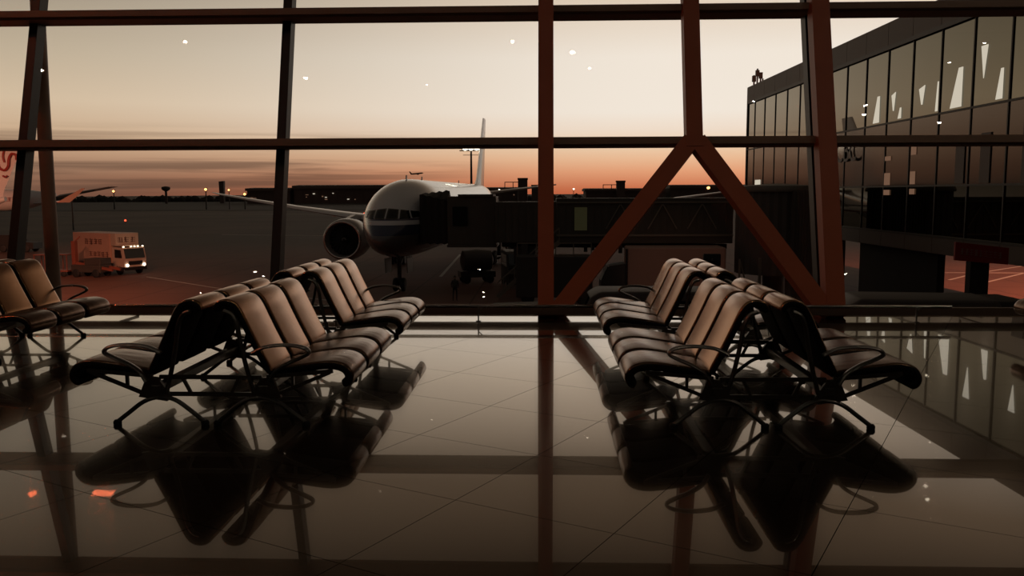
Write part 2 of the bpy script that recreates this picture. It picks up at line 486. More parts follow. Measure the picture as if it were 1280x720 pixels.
# ------------------------------------------------------------------ back-to-back benches
def offset_profile(path, thick):
    """closed outline around an open path (u, z): list of (top, bottom) pairs"""
    P = [Vector((u, z)) for u, z in path]; out = []
    for i, p in enumerate(P):
        a = P[max(0, i - 1)]; c = P[min(len(P) - 1, i + 1)]
        t = (c - a).normalized(); n = Vector((-t.y, t.x))
        h = (thick[i] if isinstance(thick, (list, tuple)) else thick) / 2
        out.append((p + n * h, p - n * h))
    return out


def resample(path, n):
    P = [Vector((u, z)) for u, z in path]
    # Catmull-Rom through the points
    pts = []
    for i in range(len(P) - 1):
        p0 = P[max(0, i - 1)]; p1 = P[i]; p2 = P[i + 1]; p3 = P[min(len(P) - 1, i + 2)]
        for k in range(n):
            t = k / n
            pts.append(.5 * ((2 * p1) + (p2 - p0) * t + (2 * p0 - 5 * p1 + 4 * p2 - p3) * t * t + (3 * p1 - p0 - 3 * p2 + p3) * t ** 3))
    pts.append(P[-1]); return [(p.x, p.y) for p in pts]


def cushion(path, thick, v0, v1, rnd=.022):
    """padded slab following path across the width v0..v1, edges rolled over"""
    path = resample(path, 5); N = len(path)
    th = [thick * (1 if 2 < i < N - 3 else .78 + .1 * min(i, N - 1 - i)) for i in range(N)]
    secs = []
    for k, (dv, q) in enumerate([(0, .25), (.004, .62), (.012, .9), (rnd + .01, 1), (.5, 1.06), (-rnd - .01, 1), (-.012, .9), (-.004, .62), (0, .25)]):
        v = v0 + dv if k < 4 else ((v0 + v1) / 2 if k == 4 else v1 + dv)
        prs = offset_profile(path, [h * q for h in th])
        ring = [Vector((a.x, v, a.y)) for a, _ in prs] + [Vector((c.x, v, c.y)) for _, c in reversed(prs)]
        secs.append(ring)
    return secs


SEAT = [(.415, .362), (.52, .382), (.66, .405), (.79, .422), (.87, .421), (.935, .400), (.968, .355), (.957, .312), (.925, .296)]
BACK = [(.418, .372), (.375, .455), (.318, .57), (.262, .69), (.218, .785), (.178, .838), (.125, .856), (.075, .842), (.05, .80)]
PITCH, SW = .535, .482


def make_bench():
    """six seats, three facing each way; local +X and -X are the facing directions, the arm rests are at -Y"""
    t = thing('back_to_back_bench', '', 'bench')
    y0 = -1.5 * PITCH
    for s in (1, -1):
        for i in range(3):
            v0 = y0 + i * PITCH + (PITCH - SW) / 2
            for nm, path, th in (('seat', SEAT, .062), ('backrest', BACK, .052)):
                secs = [[Vector((p.x * s, p.y, p.z)) for p in r] for r in cushion(path, th, v0, v0 + SW)]
                b = MB(); rings = [[b.bm.verts.new(p) for p in r] for r in secs]; n = len(rings[0])
                for k, (A, B) in enumerate(zip(rings, rings[1:])):
                    for q in range(n):
                        f = b.bm.faces.new((A[q], A[(q + 1) % n], B[(q + 1) % n], B[q]))
                        rear = q >= n // 2 - 1 if nm == 'seat' else (q < n // 2 or q == n - 1)
                        f.material_index = 1 if (rear or k in (0, 7)) else 0
                for r in (rings[0], rings[-1]): b.bm.faces.new(r).material_index = 1
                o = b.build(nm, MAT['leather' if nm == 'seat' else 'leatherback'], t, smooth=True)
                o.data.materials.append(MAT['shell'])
        # arm rest: a flat loop from the back edge out and down to the joint
        loop = resample([(.315, .515), (.40, .556), (.52, .572), (.63, .566), (.695, .545), (.705, .515), (.64, .480), (.55, .440), (.47, .385), (.425, .315)], 6)
        b = MB(); b.tube([(u * s, y0 - .012, z) for u, z in loop], .013, 8, flat=2.3); b.build('armrest', MAT['alu'], t, smooth=True)
        for yy in (y0 + .03, -y0 - .03):
            # seat carrier: plate at the joint, arm under the seat, bracket up the back
            b = MB()
            b.prism([(s * .36, .335), (s * .44, .345), (s * .50, .20), (s * .30, .17), (s * .27, .205)], 'Y', yy - .014, yy + .014)
            b.bar((s * .40, yy, .345), (s * .86, yy, .385), .022, .026)
            b.bar((s * .45, yy, .215), (s * .84, yy, .375), .022, .024)
            b.bar((s * .58, yy, .365), (s * .58, yy, .265), .02, .02)
            b.build('seat_carrier', MAT['alu'], t)
            b = MB()
            b.tube([(s * u, yy, z) for u, z in resample([(.115, .80), (.17, .775), (.205, .70), (.225, .58), (.262, .40), (.31, .22)], 4)], .016, 8, flat=1.3)
            b.build('back_bracket', MAT['alu'], t, smooth=True)
            # legs: an arch with two feet
            arch = resample([(.045, .02), (.14, .10), (.25, .178), (.36, .196), (.47, .165), (.58, .085), (.665, .02)], 4)
            b = MB(); b.tube([(s * u, yy, z) for u, z in arch], .0155, 8, flat=1.25); leg = b.build('leg', MAT['alu'], t, smooth=True)
            for u in (.045, .665):
                b = MB(); b.lathe([(.026, 0), (.028, .004), (.028, .022), (.02, .034)], (s * u, yy, 0), n=14); b.build('foot', MAT['rubber'], leg, smooth=True)
        b = MB(); b.box(min(s * .34, s * .41), max(s * .34, s * .41), y0 + .01, -y0 - .01, .225, .285, bev=.008); b.build('beam', MAT['alu'], t)
    for yy in (y0 + .05, -y0 - .05):
        b = MB()
        b.bar((-.36, yy, .335), (.36, yy, .335), .02, .028); b.bar((-.36, yy, .215), (.36, yy, .215), .02, .028)
        b.bar((-.20, yy, .335), (-.14, yy, .215), .018, .022); b.bar((.14, yy, .215), (.20, yy, .335), .018, .022)
        b.build('cross_truss', MAT['alu'], t)
    return t


BG = 'airport waiting benches in front of the window'
NEAR_Y, FAR_Y = 6.57, 8.74
spots = [(-2.30, NEAR_Y, 0, 'dark leather six-seat bench nearer the viewer, below the airliner engine'),
         (-2.30, FAR_Y, PI, 'dark leather six-seat bench by the rail, its backs overlapping the airliner engine above'),
         (1.56, NEAR_Y, 0, 'dark leather six-seat bench nearer the viewer, in front of the red diagonal braces'),
         (1.56, FAR_Y, PI, 'dark leather six-seat bench by the rail, standing under the red diagonal braces'),
         (-5.87, FAR_Y, PI, 'dark leather bench cut by the frame edge, in front of the catering truck'),
         (6.12, FAR_Y, PI, 'dark leather bench of which only a seat front shows, beside the rail end')]
proto = None
for (x, y, rz, lab) in spots:
    o = make_bench() if proto is None else copy_tree(proto)
    proto = proto or o
    o.location = (x, y, 0); o.rotation_euler = (0, 0, rz); o['label'] = lab; o['group'] = BG

# ------------------------------------------------------------------ ceiling lights
LIGHTS = [(-8.4, 6.3), (-5.9, 4.9), (.7, 5.8), (-2.9, 4.6), (9.0, 7.1), (9.1, 6.7), (8.3, 3.6), (8.4, 3.2), (10.5, 2.8), (5.4, 3.8),
          (-10.7, -6.6), (-10.5, -7.0), (-13.5, -8.6), (-2.3, -6.4), (-2.3, -8.5), (-2.3, -8.95), (11.1, -6.8), (-3.9, 7.0), (-.7, 6.2), (1.15, 5.2),
          (9.7, 5.3), (10.2, 6.0), (4.1, 7.6), (7.6, 7.1), (-11.4, 8.6), (-12.4, 5.3)]
proto_l = None
for x, y in LIGHTS:
    if proto_l is None:
        t = thing('ceiling_downlight', 'small round warm downlight set in the ceiling, mirrored in glass and floor', 'light', group='ceiling downlights')
        b = MB(); b.lathe([(.06, 0), (.09, 0), (.09, .03), (.06, .03), (.06, 0)], (0, 0, -.03), n=20, cap=False); b.build('trim_ring', MAT['alu'], t, smooth=True)
        b = MB(); b.lathe([(.052, -.012), (.052, .012)], (0, 0, -.01), n=20); b.build('lamp_disc', MAT['lamp'], t)
        proto_l = t
    else: t = copy_tree(proto_l)
    t.location = (x, y, CEIL)
    t.scale = (.62, .62, 1) if (x, y) in ((-.7, 6.2), (1.15, 5.2), (9.7, 5.3), (10.2, 6.0), (4.1, 7.6), (7.6, 7.1), (-3.9, 7.0), (-2.9, 4.6), (5.4, 3.8)) else (1, 1, 1)
for x, y, r in ((-12.3, 7.2, .09), (-11.8, 7.1, .07)):
    b = MB(); b.lathe([(r, -.03), (r * .9, 0), (.03, .0)], (0, 0, 0), n=20)
    o = b.build('red_signal_lamp', MAT['redlamp']); o.location = (x, y, CEIL - .02)
    tag(o, 'small red signal lamp on the ceiling, mirrored as a red dot in the floor', 'lamp', 'red signal lamps')
t = thing('red_display', 'red glowing display board fixed under the ceiling, mirrored in the floor', 'display', (-10.55, 7.2, 8.94), 0)
b = MB(); b.box(-.36, .36, -.16, .16, -.03, .05, bev=.01); b.build('case', MAT['black'], t)
b = MB(); b.box(-.26, .26, -.09, .09, -.04, -.03); b.build('screen', MAT['redsign'], t)

# ------------------------------------------------------------------ parked wide-body airliner
G = -6.0
AX = math.radians(2.3)
plane = thing('airliner', 'white wide-body airliner parked nose-on at the jet bridge', 'airplane', (-11.35, 60.7, G), -AX)
# local: +Y runs from nose to tail, z up from the apron
def fus(s):
    """centre height, half width, half height at s metres behind the nose"""
    R = 3.1
    if s < 11:
        q = s / 11.0; r = R * (1 - (1 - q) ** 2.15) ** .60; zc = 5.65 - 1.45 * (1 - q) ** 2.4
        return zc, r, r
    if s < 50: return 5.65, R, R
    q = (s - 50) / 23.0
    r = R * (1 - q ** 1.7) + .22 * q
    return 5.65 + 2.1 * q ** 1.5, r * (1 - .25 * q), r
def fpt(s, a):
    zc, w, h = fus(s); return Vector((w * math.sin(a), s, zc + h * math.cos(a)))
def fuselage_paint():
    m = bpy.data.materials.new('airliner_livery'); m.use_nodes = True
    nt = m.node_tree; N, L = nt.nodes, nt.links; bs = N['Principled BSDF']
    t = N.new('ShaderNodeTexCoord'); sp = N.new('ShaderNodeSeparateXYZ'); L.new(t.outputs['Object'], sp.inputs[0])
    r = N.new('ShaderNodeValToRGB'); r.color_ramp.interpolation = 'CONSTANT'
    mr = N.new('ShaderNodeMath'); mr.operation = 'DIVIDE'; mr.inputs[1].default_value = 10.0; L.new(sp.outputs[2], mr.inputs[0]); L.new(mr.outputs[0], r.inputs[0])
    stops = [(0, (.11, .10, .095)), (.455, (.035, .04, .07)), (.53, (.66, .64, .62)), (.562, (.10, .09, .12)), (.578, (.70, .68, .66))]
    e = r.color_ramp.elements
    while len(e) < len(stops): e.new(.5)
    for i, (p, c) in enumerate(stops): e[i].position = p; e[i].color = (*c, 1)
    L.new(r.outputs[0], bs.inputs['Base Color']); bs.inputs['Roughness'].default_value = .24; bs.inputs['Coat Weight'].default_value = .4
    return m
SS = [.02, .1, .25, .5, .8, 1.2, 1.7, 2.3, 3, 3.8, 4.7, 5.7, 6.8, 8, 9.5, 11, 14, 18, 22, 26, 30, 34, 38, 42, 46, 50, 53, 56, 59, 62, 65, 68, 70, 71.5, 72.6, 73]
b = MB(); b.sections([[fpt(s, 2 * PI * k / 48) for k in range(48)] for s in SS]); b.build('fuselage', fuselage_paint(), plane, smooth=True)
# cockpit windows: six panes following the nose
def patch(corners, n=6, out=.02):
    """quad patch in (s, angle) space laid on the fuselage"""
    (s0, a0), (s1, a1), (s2, a2), (s3, a3) = corners
    bm = MB(); g = []
    for i in range(n + 1):
        row = []
        for j in range(n + 1):
            u, v = i / n, j / n
            s = (s0 * (1 - u) + s1 * u) * (1 - v) + (s3 * (1 - u) + s2 * u) * v
            a = (a0 * (1 - u) + a1 * u) * (1 - v) + (a3 * (1 - u) + a2 * u) * v
            p = fpt(s, a); zc, w, h = fus(s)
            nrm = Vector((p.x / max(w, .1), -.45, (p.z - zc) / max(h, .1))).normalized()
            row.append(bm.bm.verts.new(p + nrm * out))
        g.append(row)
    for i in range(n):
        for j in range(n): bm.bm.faces.new((g[i][j], g[i + 1][j], g[i + 1][j + 1], g[i][j + 1]))
    r = bmesh.ops.solidify(bm.bm, geom=bm.bm.faces[:], thickness=.03)
    return bm
d2r = math.radians
def nose_s(x, z):
    """distance behind the nose where the skin passes through lateral x, height z"""
    lo, hi = .05, 14.0
    for _ in range(50):
        mid = (lo + hi) / 2; zc, w, h = fus(mid)
        if (x / w) ** 2 + ((z - zc) / h) ** 2 > 1: lo = mid
        else: hi = mid
    return hi
def pane_patch(corners, n=6, out=.03):
    (x0, z0), (x1, z1), (x2, z2), (x3, z3) = corners; q = MB(); g = []
    for i in range(n + 1):
        row = []
        for j in range(n + 1):
            u, v = i / n, j / n
            x = (x0 * (1 - u) + x1 * u) * (1 - v) + (x3 * (1 - u) + x2 * u) * v
            z = (z0 * (1 - u) + z1 * u) * (1 - v) + (z3 * (1 - u) + z2 * u) * v
            row.append(q.bm.verts.new(Vector((x * 1.006, nose_s(x, z) - out, z + out * .4))))
        g.append(row)
    for i in range(n):
        for j in range(n): q.bm.faces.new((g[i][j], g[i + 1][j], g[i + 1][j + 1], g[i][j + 1]))
    bmesh.ops.solidify(q.bm, geom=q.bm.faces[:], thickness=.02)
    return q
for sg in (1, -1):
    for c in ([(.05, 5.72), (.88, 5.74), (.80, 6.42), (.05, 6.50)], [(.97, 5.74), (1.62, 5.78), (1.42, 6.34), (.90, 6.41)], [(1.71, 5.79), (2.22, 5.86), (1.98, 6.26), (1.51, 6.32)]):
        pane_patch([(sg * x, z) for x, z in c]).build('cockpit_window', MAT['darkglass'], plane, smooth=True)
# door on the bridge side, mast lamp and antennas
patch([(6.9, d2r(62)), (8.0, d2r(62)), (8.0, d2r(100)), (6.9, d2r(100))], 8, .02).build('cabin_door', MAT['grey'], plane, smooth=True)
for s in (9, 16, 40):
    b = MB(); b.prism([(s, 8.70), (s + .5, 8.70), (s + .45, 9.05), (s + .2, 9.05)], 'X', -.03, .03); b.build('antenna', MAT['grey'], plane)

def wing(side):
    sg = side
    # span stations: (lateral, leading edge y, chord, z, thickness)
    st = [(2.2, 23.0, 13.5, 4.35, 1.5), (6, 25.9, 10.8, 4.7, 1.15), (10, 28.9, 8.4, 5.1, .86), (18, 34.8, 5.8, 5.95, .55), (26, 40.6, 3.8, 6.95, .36), (30.4, 43.9, 2.5, 7.5, .22), (32.4, 46.8, .7, 7.75, .1)]
    secs = []
    for (l, le, ch, z, th) in st:
        ring = []
        for (cx, zt) in ((0, 0), (.04, .42), (.15, .75), (.35, .8), (.6, .52), (.85, .2), (1, .0), (.85, -.08), (.6, -.22), (.35, -.36), (.15, -.34), (.04, -.22)):
            ring.append(Vector((sg * l, le + ch * cx, z + zt * th * .62)))
        secs.append(ring)
    return MB().sections(secs)
for sg in (1, -1):
    wing(sg).build('wing', MAT['white'], plane, smooth=True)
    # engine
    ex, ey, ez = sg * 8.75, 21.4, 3.12
    b = MB(); b.lathe([(1.60, .02), (1.72, -.02), (1.86, .10), (1.98, .45), (2.05, 1.2), (2.06, 2.2), (1.98, 3.6), (1.8, 4.8), (1.62, 5.4), (1.5, 5.4), (1.5, 3.0), (1.55, .7), (1.60, .02)], (ex, ey, ez), 'Y', 40, cap=False)
    eng = b.build('engine', MAT['nacelle'], plane, smooth=True)
    b = MB(); b.tube([(ex + 1.74 * math.cos(a), ey + .02, ez + 1.74 * math.sin(a)) for a in [2 * PI * k / 40 for k in range(40)]], .14, 10, closed=True); b.build('engine_lip', MAT['lip'], eng, smooth=True)
    b = MB()
    for k in range(22):
        a = 2 * PI * k / 22
        for j in range(1):
            p = Vector((ex + .45 * math.cos(a), ey + 1.15, ez + .45 * math.sin(a))); q = Vector((ex + 1.55 * math.cos(a + .25), ey + 1.0, ez + 1.55 * math.sin(a + .25)))
            b.bar(p, q, .26, .03, up=(.3 * -math.sin(a), 1, .3 * math.cos(a)))
    b.lathe([(1.56, 0), (1.56, .1)], (ex, ey + 1.35, ez), 'Y', 32)
    b.build('fan', MAT['fan'], eng)
    b = MB(); b.lathe([(1.60, .06), (1.57, .5), (1.55, 1.5)], (ex, ey, ez), 'Y', 40, cap=False); b.build('inlet_duct', MAT['black'], eng, smooth=True)
    b = MB(); b.lathe([(.01, 0), (.16, .10), (.32, .35), (.46, .75)], (ex, ey + .45, ez), 'Y', 20); sp = b.build('spinner', MAT['black'], eng, smooth=True)
    b = MB(); b.tube([(ex + .22 * math.cos(a) * (1 - a / 9), ey + .52, ez + .22 * math.sin(a) * (1 - a / 9)) for a in [k * .35 for k in range(12)]], .045, 6); b.build('spinner_swirl', MAT['spinner'], eng, smooth=True)
    b = MB(); b.prism([(ey + 1.3, ez + 1.95), (ey + 4.5, ez + 2.35), (ey + 9, ez + 2.1), (ey + 8, ez + 1.2), (ey + 4, ez + 1.7)], 'X', ex - .22, ex + .22); b.build('pylon', MAT['nacelle'], plane)
    # tailplane
    secs = []
    for (l, le, ch, z, th) in ((.8, 62.5, 6.2, 7.6, .5), (10.6, 69.6, 2.2, 8.8, .2)):
        secs.append([Vector((sg * l, le + ch * cx, z + zt * th)) for cx, zt in ((0, 0), (.15, .5), (.5, .4), (1, 0), (.5, -.4), (.15, -.5))])
    MB().sections(secs).build('tailplane', MAT['white'], plane, smooth=True)
secs = []
for (z, le, ch, th) in ((8.5, 56.5, 11.0, .75), (9.6, 59.0, 8.8, .62), (18.45, 67.0, 3.6, .26)):
    secs.append([Vector((xt * th, le + ch * cy, z)) for cy, xt in ((0, 0), (.12, .42), (.35, .5), (.7, .28), (1, 0), (.7, -.28), (.35, -.5), (.12, -.42))])
MB().sections(secs).build('tail_fin', MAT['white'], plane, smooth=True)
# landing gear
b = MB(); b.tube([(0, 5.9, 3.0), (0, 5.9, .5)], .16, 12); b.bar((0, 5.9, 1.9), (0, 8.0, 2.9), .14); b.tube([(-.42, 5.9, .53), (.42, 5.9, .53)], .09, 10); b.bar((0, 5.7, 1.3), (0, 5.35, .95), .1)
ng = b.build('nose_gear', MAT['gse'], plane)
for x in (-.3, .3):
    b = MB(); b.lathe([(.22, -.16), (.46, -.17), (.53, -.09), (.53, .09), (.46, .17), (.22, .16)], (x, 5.9, .53), 'X', 24); b.build('wheel', MAT['rubber'], ng, smooth=True)
for x in (-.85, .85):
    b = MB(); b.prism([(4.6, 2.65), (7.0, 2.6), (6.8, 1.45), (4.9, 1.5)], 'X', x - .03, x + .03); b.build('gear_door', MAT['grey'], plane)
for sg in (1, -1):
    b = MB(); b.tube([(sg * 5.4, 32.5, 4.2), (sg * 5.4, 32.5, .9)], .25, 12); b.bar((sg * 5.4, 30.8, .7), (sg * 5.4, 34.2, .7), .2); g = b.build('main_gear', MAT['gse'], plane)
    for yy in (31.05, 32.5, 33.95):
        for xx in (-.6, .6):
            b = MB(); b.lathe([(.3, -.22), (.6, -.24), (.67, -.12), (.67, .12), (.6, .24), (.3, .22)], (sg * 5.4 + xx, yy, .67), 'X', 20); b.build('wheel', MAT['rubber'], g, smooth=True)

# ------------------------------------------------------------------ jet bridge
jb = thing('jet_bridge', 'dark passenger boarding bridge reaching from the corrugated tower to the airliner door', 'jet bridge', (0, 0, G))
b = MB()
b.box(-7.0, -3.4, 63.6, 67.2, 3.75, 7.35, bev=.08)
b.box(-7.05, -3.35, 63.55, 67.25, 3.6, 3.8); b.box(-6.2, -3.6, 63.5, 67.1, 7.3, 7.5)
b.build('cab', MAT['bridge'], jb)
b = MB(); secs = []
for k in range(9):    # pleated hood against the fuselage
    x = -7.0 - k * .26; e = .10 if k % 2 else 0.0
    secs.append([Vector((x, y, z)) for y, z in ((63.9 - e, 3.9 - e), (66.9 + e, 3.9 - e), (66.9 + e, 7.0 + .06 * k + e), (65.4, 7.75 + e - .03 * k), (63.9 - e, 7.0 + .06 * k + e))])
b.sections(secs); b.build('hood', MAT['bellows'], jb)
b = MB(); b.box(-6.6, -5.5, 63.52, 63.58, 5.2, 6.6); b.build('cab_window', MAT['darkglass'], jb)
b = MB(); b.box(-3.4, 3.6, 62.6, 65.4, 4.0, 6.95, bev=.05)
for k in range(14): b.box(-3.3 + k * .5, -3.22 + k * .5, 62.54, 62.6, 4.1, 6.9)
b.build('outer_tunnel', MAT['bridge'], jb)
b = MB(); b.box(1.0, 13.6, 62.3, 65.7, 3.95, 7.2, bev=.05)
for k in range(24): b.box(1.1 + k * .52, 1.16 + k * .52, 62.25, 62.3, 4.6, 7.1)
b.build('inner_tunnel', MAT['bridge'], jb)
b = MB(); b.box(2.3, 3.2, 62.2, 62.28, 4.9, 6.55); b.build('tunnel_window', glow('tunnel_lit_window', (.9, .8, .35), .018), jb)
b = MB()
for x0 in (5.6, 8.6, 11.4):
    b.bar((x0, 62.2, 6.75), (x0 + 1.0, 62.2, 5.0), .08); b.bar((x0 - .05, 62.2, 6.75), (x0 - 1.05, 62.2, 5.0), .08)
b.bar((1.0, 62.2, 6.9), (13.6, 62.2, 6.9), .12); b.bar((1.0, 62.2, 4.55), (13.6, 62.2, 4.55), .14)
b.build('truss', MAT['bridgeframe'], jb)
b = MB(); b.bar((-3.0, 64, 3.8), (13.5, 64, 3.65), .5, .35)
for k in range(20): b.box(3.0 + k * .5, 3.25 + k * .5, 62.4, 62.8, 3.35 + .12 * math.sin(k * 2.1), 3.75)
b.build('cable_carrier', MAT['black'], jb)
b = MB(); b.bar((-1.3, 63.0, 4.0), (-1.3, 63.0, 1.0), .5); b.bar((-1.3, 65.2, 4.0), (-1.3, 65.2, 1.0), .5); b.bar((-1.3, 62.2, .95), (-1.3, 66.0, .95), .6, .5)
b.box(-2.1, -.5, 63.2, 65.0, 2.4, 3.7)
col_ = b.build('drive_column', MAT['gse'], jb)
for y in (62.2, 66.0):
    b = MB(); b.lathe([(.3, -.25), (.62, -.27), (.72, -.14), (.72, .14), (.62, .27), (.3, .25)], (-1.3, y, .72), 'X', 24); b.build('wheel', MAT['rubber'], col_, smooth=True)
# service stair from the cab side down to the apron
b = MB()
for y in (61.2, 62.2):
    b.bar((1.2, y, 4.1), (-3.2, y, .2), .10, .26); b.bar((1.2, y, 5.1), (-3.2, y, 1.2), .05)
    for k in range(6): b.bar((1.2 - .8 * k, y, 4.1 - .71 * k), (1.2 - .8 * k, y, 5.1 - .71 * k), .04)
for k in range(17): b.box(1.05 - .26 * k, 1.30 - .26 * k, 61.2, 62.2, 4.0 - .23 * k, 4.04 - .23 * k)
b.build('service_stair', MAT['bridgeframe'], jb)

tw = thing('bridge_tower', 'dark corrugated tower standing where the jet bridge meets the terminal', 'tower', (15.6, 58.6, G))
b = MB(); ring = []
for k in range(60):
    a = 2 * PI * k / 60; r = 2.55 + (.07 if k % 2 else 0); ring.append((r * math.cos(a), r * math.sin(a)))
b.prism(ring, 'Z', 2.2, 7.6); b.build('drum', MAT['tower_clad'], tw)
b = MB(); b.lathe([(2.75, 7.6), (2.8, 7.7), (2.7, 8.0), (.3, 8.15)], n=32); b.build('roof_cap', MAT['bridgeframe'], tw, smooth=True)
b = MB(); b.lathe([(.75, 0), (.75, 2.3)], n=24); b.build('pedestal', MAT['gse'], tw, smooth=True)
b = MB()
b.box(.3, 2.9, -3.0, -1.6, 0, 7.7)
for k in range(14): b.box(.34 + k * .185, .42 + k * .185, -3.06, -3.0, .1, 7.6)
b.build('stair_enclosure', MAT['tower_clad'], tw)
b = MB(); b.bar((-2.9, -2.6, 3.3), (-2.0, -2.5, .1), .08); b.bar((-2.9, -2.6, .1), (-2.9, -2.6, 3.3), .12); b.bar((-1.6, -2.6, .1), (-1.6, -2.6, 3.4), .16); b.bar((-2.9, -2.6, 1.6), (-1.6, -2.6, 1.6), .06)
b.build('ladder_frame', MAT['bridgeframe'], tw)

# ------------------------------------------------------------------ terminal pier on the other side of the stand
tb = thing('terminal_building', 'long glass-fronted terminal pier receding towards the red horizon', 'building', (0, 0, G))
slope = -.0268
def wx(y): return 20.4 + (y - 48.9) * slope
ang = math.atan(slope)
Y0, Y1 = 20.2, 83.4
MY = [39.45 + 3.2 * k for k in range(-6, 14)]
b = MB(); b.prism([(wx(Y0), Y0), (wx(Y1), Y1), (wx(Y1) + 15, Y1 + .4), (wx(Y0) + 15, Y0)], 'Z', 4.45, 17.1); b.build('core', MAT['bldgdark'], tb)
def face(name, m, z0, z1, out, ya=Y0, yb=Y1, th=.12):
    q = MB(); q.prism([(wx(ya) - out, ya), (wx(yb) - out, yb), (wx(yb) - out + th, yb), (wx(ya) - out + th, ya)], 'Z', z0, z1)
    return q.build(name, m, tb)
edges = [Y0] + MY + [Y1]
for ya, yb in zip(edges, edges[1:]):
    if yb - ya < .3: continue
    face('parapet_panel', MAT['bldg'], 16.0, 17.36, .22, ya + .02, yb - .02)
    face('upper_pane', MAT['mirror'], 11.62, 15.80, .10, ya, yb)
    face('spandrel_panel', MAT['spandrel'], 7.95, 11.52, .11, ya, yb)
    face('lower_pane', MAT['mirror'], 5.30, 7.85, .10, ya, yb)
    face('skirt_panel', MAT['bldg'], 4.40, 5.26, .16, ya + .02, yb - .02)
for y in MY:
    b = MB(); b.box(wx(y) - .155, wx(y) - .05, y - .045, y + .045, 5.2, 15.95); b.build('mullion', MAT['bldgmul'], tb)
for z, h, o_ in ((15.9, .12, .26), (11.57, .05, .16), (7.9, .05, .16), (5.28, .06, .2)):
    face('transom', MAT['bldgmul'], z - h, z + h, o_)
b = MB(); b.prism([(wx(Y1) - .2, Y1 - .05), (wx(Y1) + .5, Y1 - .05), (wx(Y1) + .5, Y1 + .25), (wx(Y1) - .2, Y1 + .25)], 'Z', 4.4, 17.36); b.build('corner_post', MAT['bldgmul'], tb)
b = MB()
for (dx_, h) in ((.2, 1.1), (.5, 1.7), (.8, 1.3), (1.0, .8)): b.bar((wx(Y1) + dx_, Y1 - .6, 17.2), (wx(Y1) + dx_, Y1 - .6, 17.3 + h), .13)
for (dx_, h) in ((.2, .6), (.5, 1.1), (.8, .9)): b.box(wx(Y1) + dx_ - .16, wx(Y1) + dx_ + .16, Y1 - .75, Y1 - .45, 17.2 + h, 17.75 + h)
b.build('roof_antenna', MAT['bldgmul'], tb)
# glowing panels stand in for sky through the upper glass; lit bays below
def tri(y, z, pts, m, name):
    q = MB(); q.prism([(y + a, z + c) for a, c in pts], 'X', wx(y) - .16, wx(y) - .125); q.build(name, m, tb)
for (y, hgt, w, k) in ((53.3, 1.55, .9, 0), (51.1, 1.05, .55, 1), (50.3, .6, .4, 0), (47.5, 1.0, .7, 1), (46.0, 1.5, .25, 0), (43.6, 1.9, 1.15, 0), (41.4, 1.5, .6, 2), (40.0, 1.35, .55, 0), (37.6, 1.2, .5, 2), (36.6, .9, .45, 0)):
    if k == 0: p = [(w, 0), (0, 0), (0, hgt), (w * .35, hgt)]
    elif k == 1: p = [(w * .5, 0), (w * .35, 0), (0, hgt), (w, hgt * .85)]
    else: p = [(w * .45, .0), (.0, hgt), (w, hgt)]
    tri(y, 11.72 + (1.1 if k == 2 else (.5 if k == 1 else 0)), p, MAT['litwin_sky'], 'sky_gap_glow')
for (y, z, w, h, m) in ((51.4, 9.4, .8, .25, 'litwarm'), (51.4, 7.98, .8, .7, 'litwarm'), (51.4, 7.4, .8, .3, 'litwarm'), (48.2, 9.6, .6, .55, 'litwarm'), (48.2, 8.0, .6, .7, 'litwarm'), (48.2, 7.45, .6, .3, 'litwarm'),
                        (78.6, 8.05, 2.2, .65, 'litwin_sky')):
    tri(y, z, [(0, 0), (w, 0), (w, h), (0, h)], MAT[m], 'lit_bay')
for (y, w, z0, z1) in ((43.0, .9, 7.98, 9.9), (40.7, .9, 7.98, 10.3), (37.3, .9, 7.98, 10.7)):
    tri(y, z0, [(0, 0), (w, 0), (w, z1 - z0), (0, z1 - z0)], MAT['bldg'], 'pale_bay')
# large mirrored lettering on the spandrel
for (body, y, z, s) in (('CBC', 58.2, 10.2, 2.1),):
    mt = Matrix.Translation((wx(y) - .2, y, z)) @ Matrix.Rotation(-PI / 2 + ang, 4, 'Z') @ Matrix.Rotation(PI / 2, 4, 'X')
    text('spandrel_lettering', body, s, MAT['spanlet'], tb, mt)
# undercroft: dark hall wall, piers, red-lit apron shows through at the near end
b = MB(); b.prism([(wx(46.5) + .5, 46.5), (wx(57) + .5, 57), (wx(57) + 2.0, 57), (wx(46.5) + .9, 46.5)], 'Z', 0, 4.45); b.build('undercroft_wall', MAT['bldgdark'], tb)
for y in (64, 71, 78):
    for x in (1.5,):
        b = MB(); b.box(wx(y) + x - .5, wx(y) + x + .5, y - .5, y + .5, 0, 4.45); b.build('pier', MAT['bldgdark'], tb)
for y in (24,):
    b = MB(); b.box(wx(y) + 12.5, wx(y) + 13.5, y - .5, y + .5, 0, 4.45); b.build('pier', MAT['bldgdark'], tb)

# red sign on its post under the pier
sg_ = thing('red_sign_board', 'dark red sign board with faded white lettering on a thick post', 'sign', (17.95, 36.2, G))
b = MB(); b.box(-.38, .38, -.2, .2, 0, 4.9); b.build('post', MAT['bldgdark'], sg_)
b = MB(); b.prism([(-1.1, 5.55), (1.05, 5.3), (1.05, 4.62), (-1.1, 4.80)], 'Y', -.35, -.22); b.build('board', MAT['signred'], sg_)
b = MB(); random.seed(3)
for k in range(9):
    x = -.82 + k * .19; z = 5.17 - k * .021
    for j in range(3):
        b.box(x - .07, x + .07, -.365, -.345, z - .12 + j * .1, z - .10 + j * .1)
    b.box(x - .012 + random.uniform(-.04, .04), x + .012 + random.uniform(-.03, .04), -.365, -.345, z - .13, z + .13)
b.build('faded_lettering', MAT['signtext'], sg_)

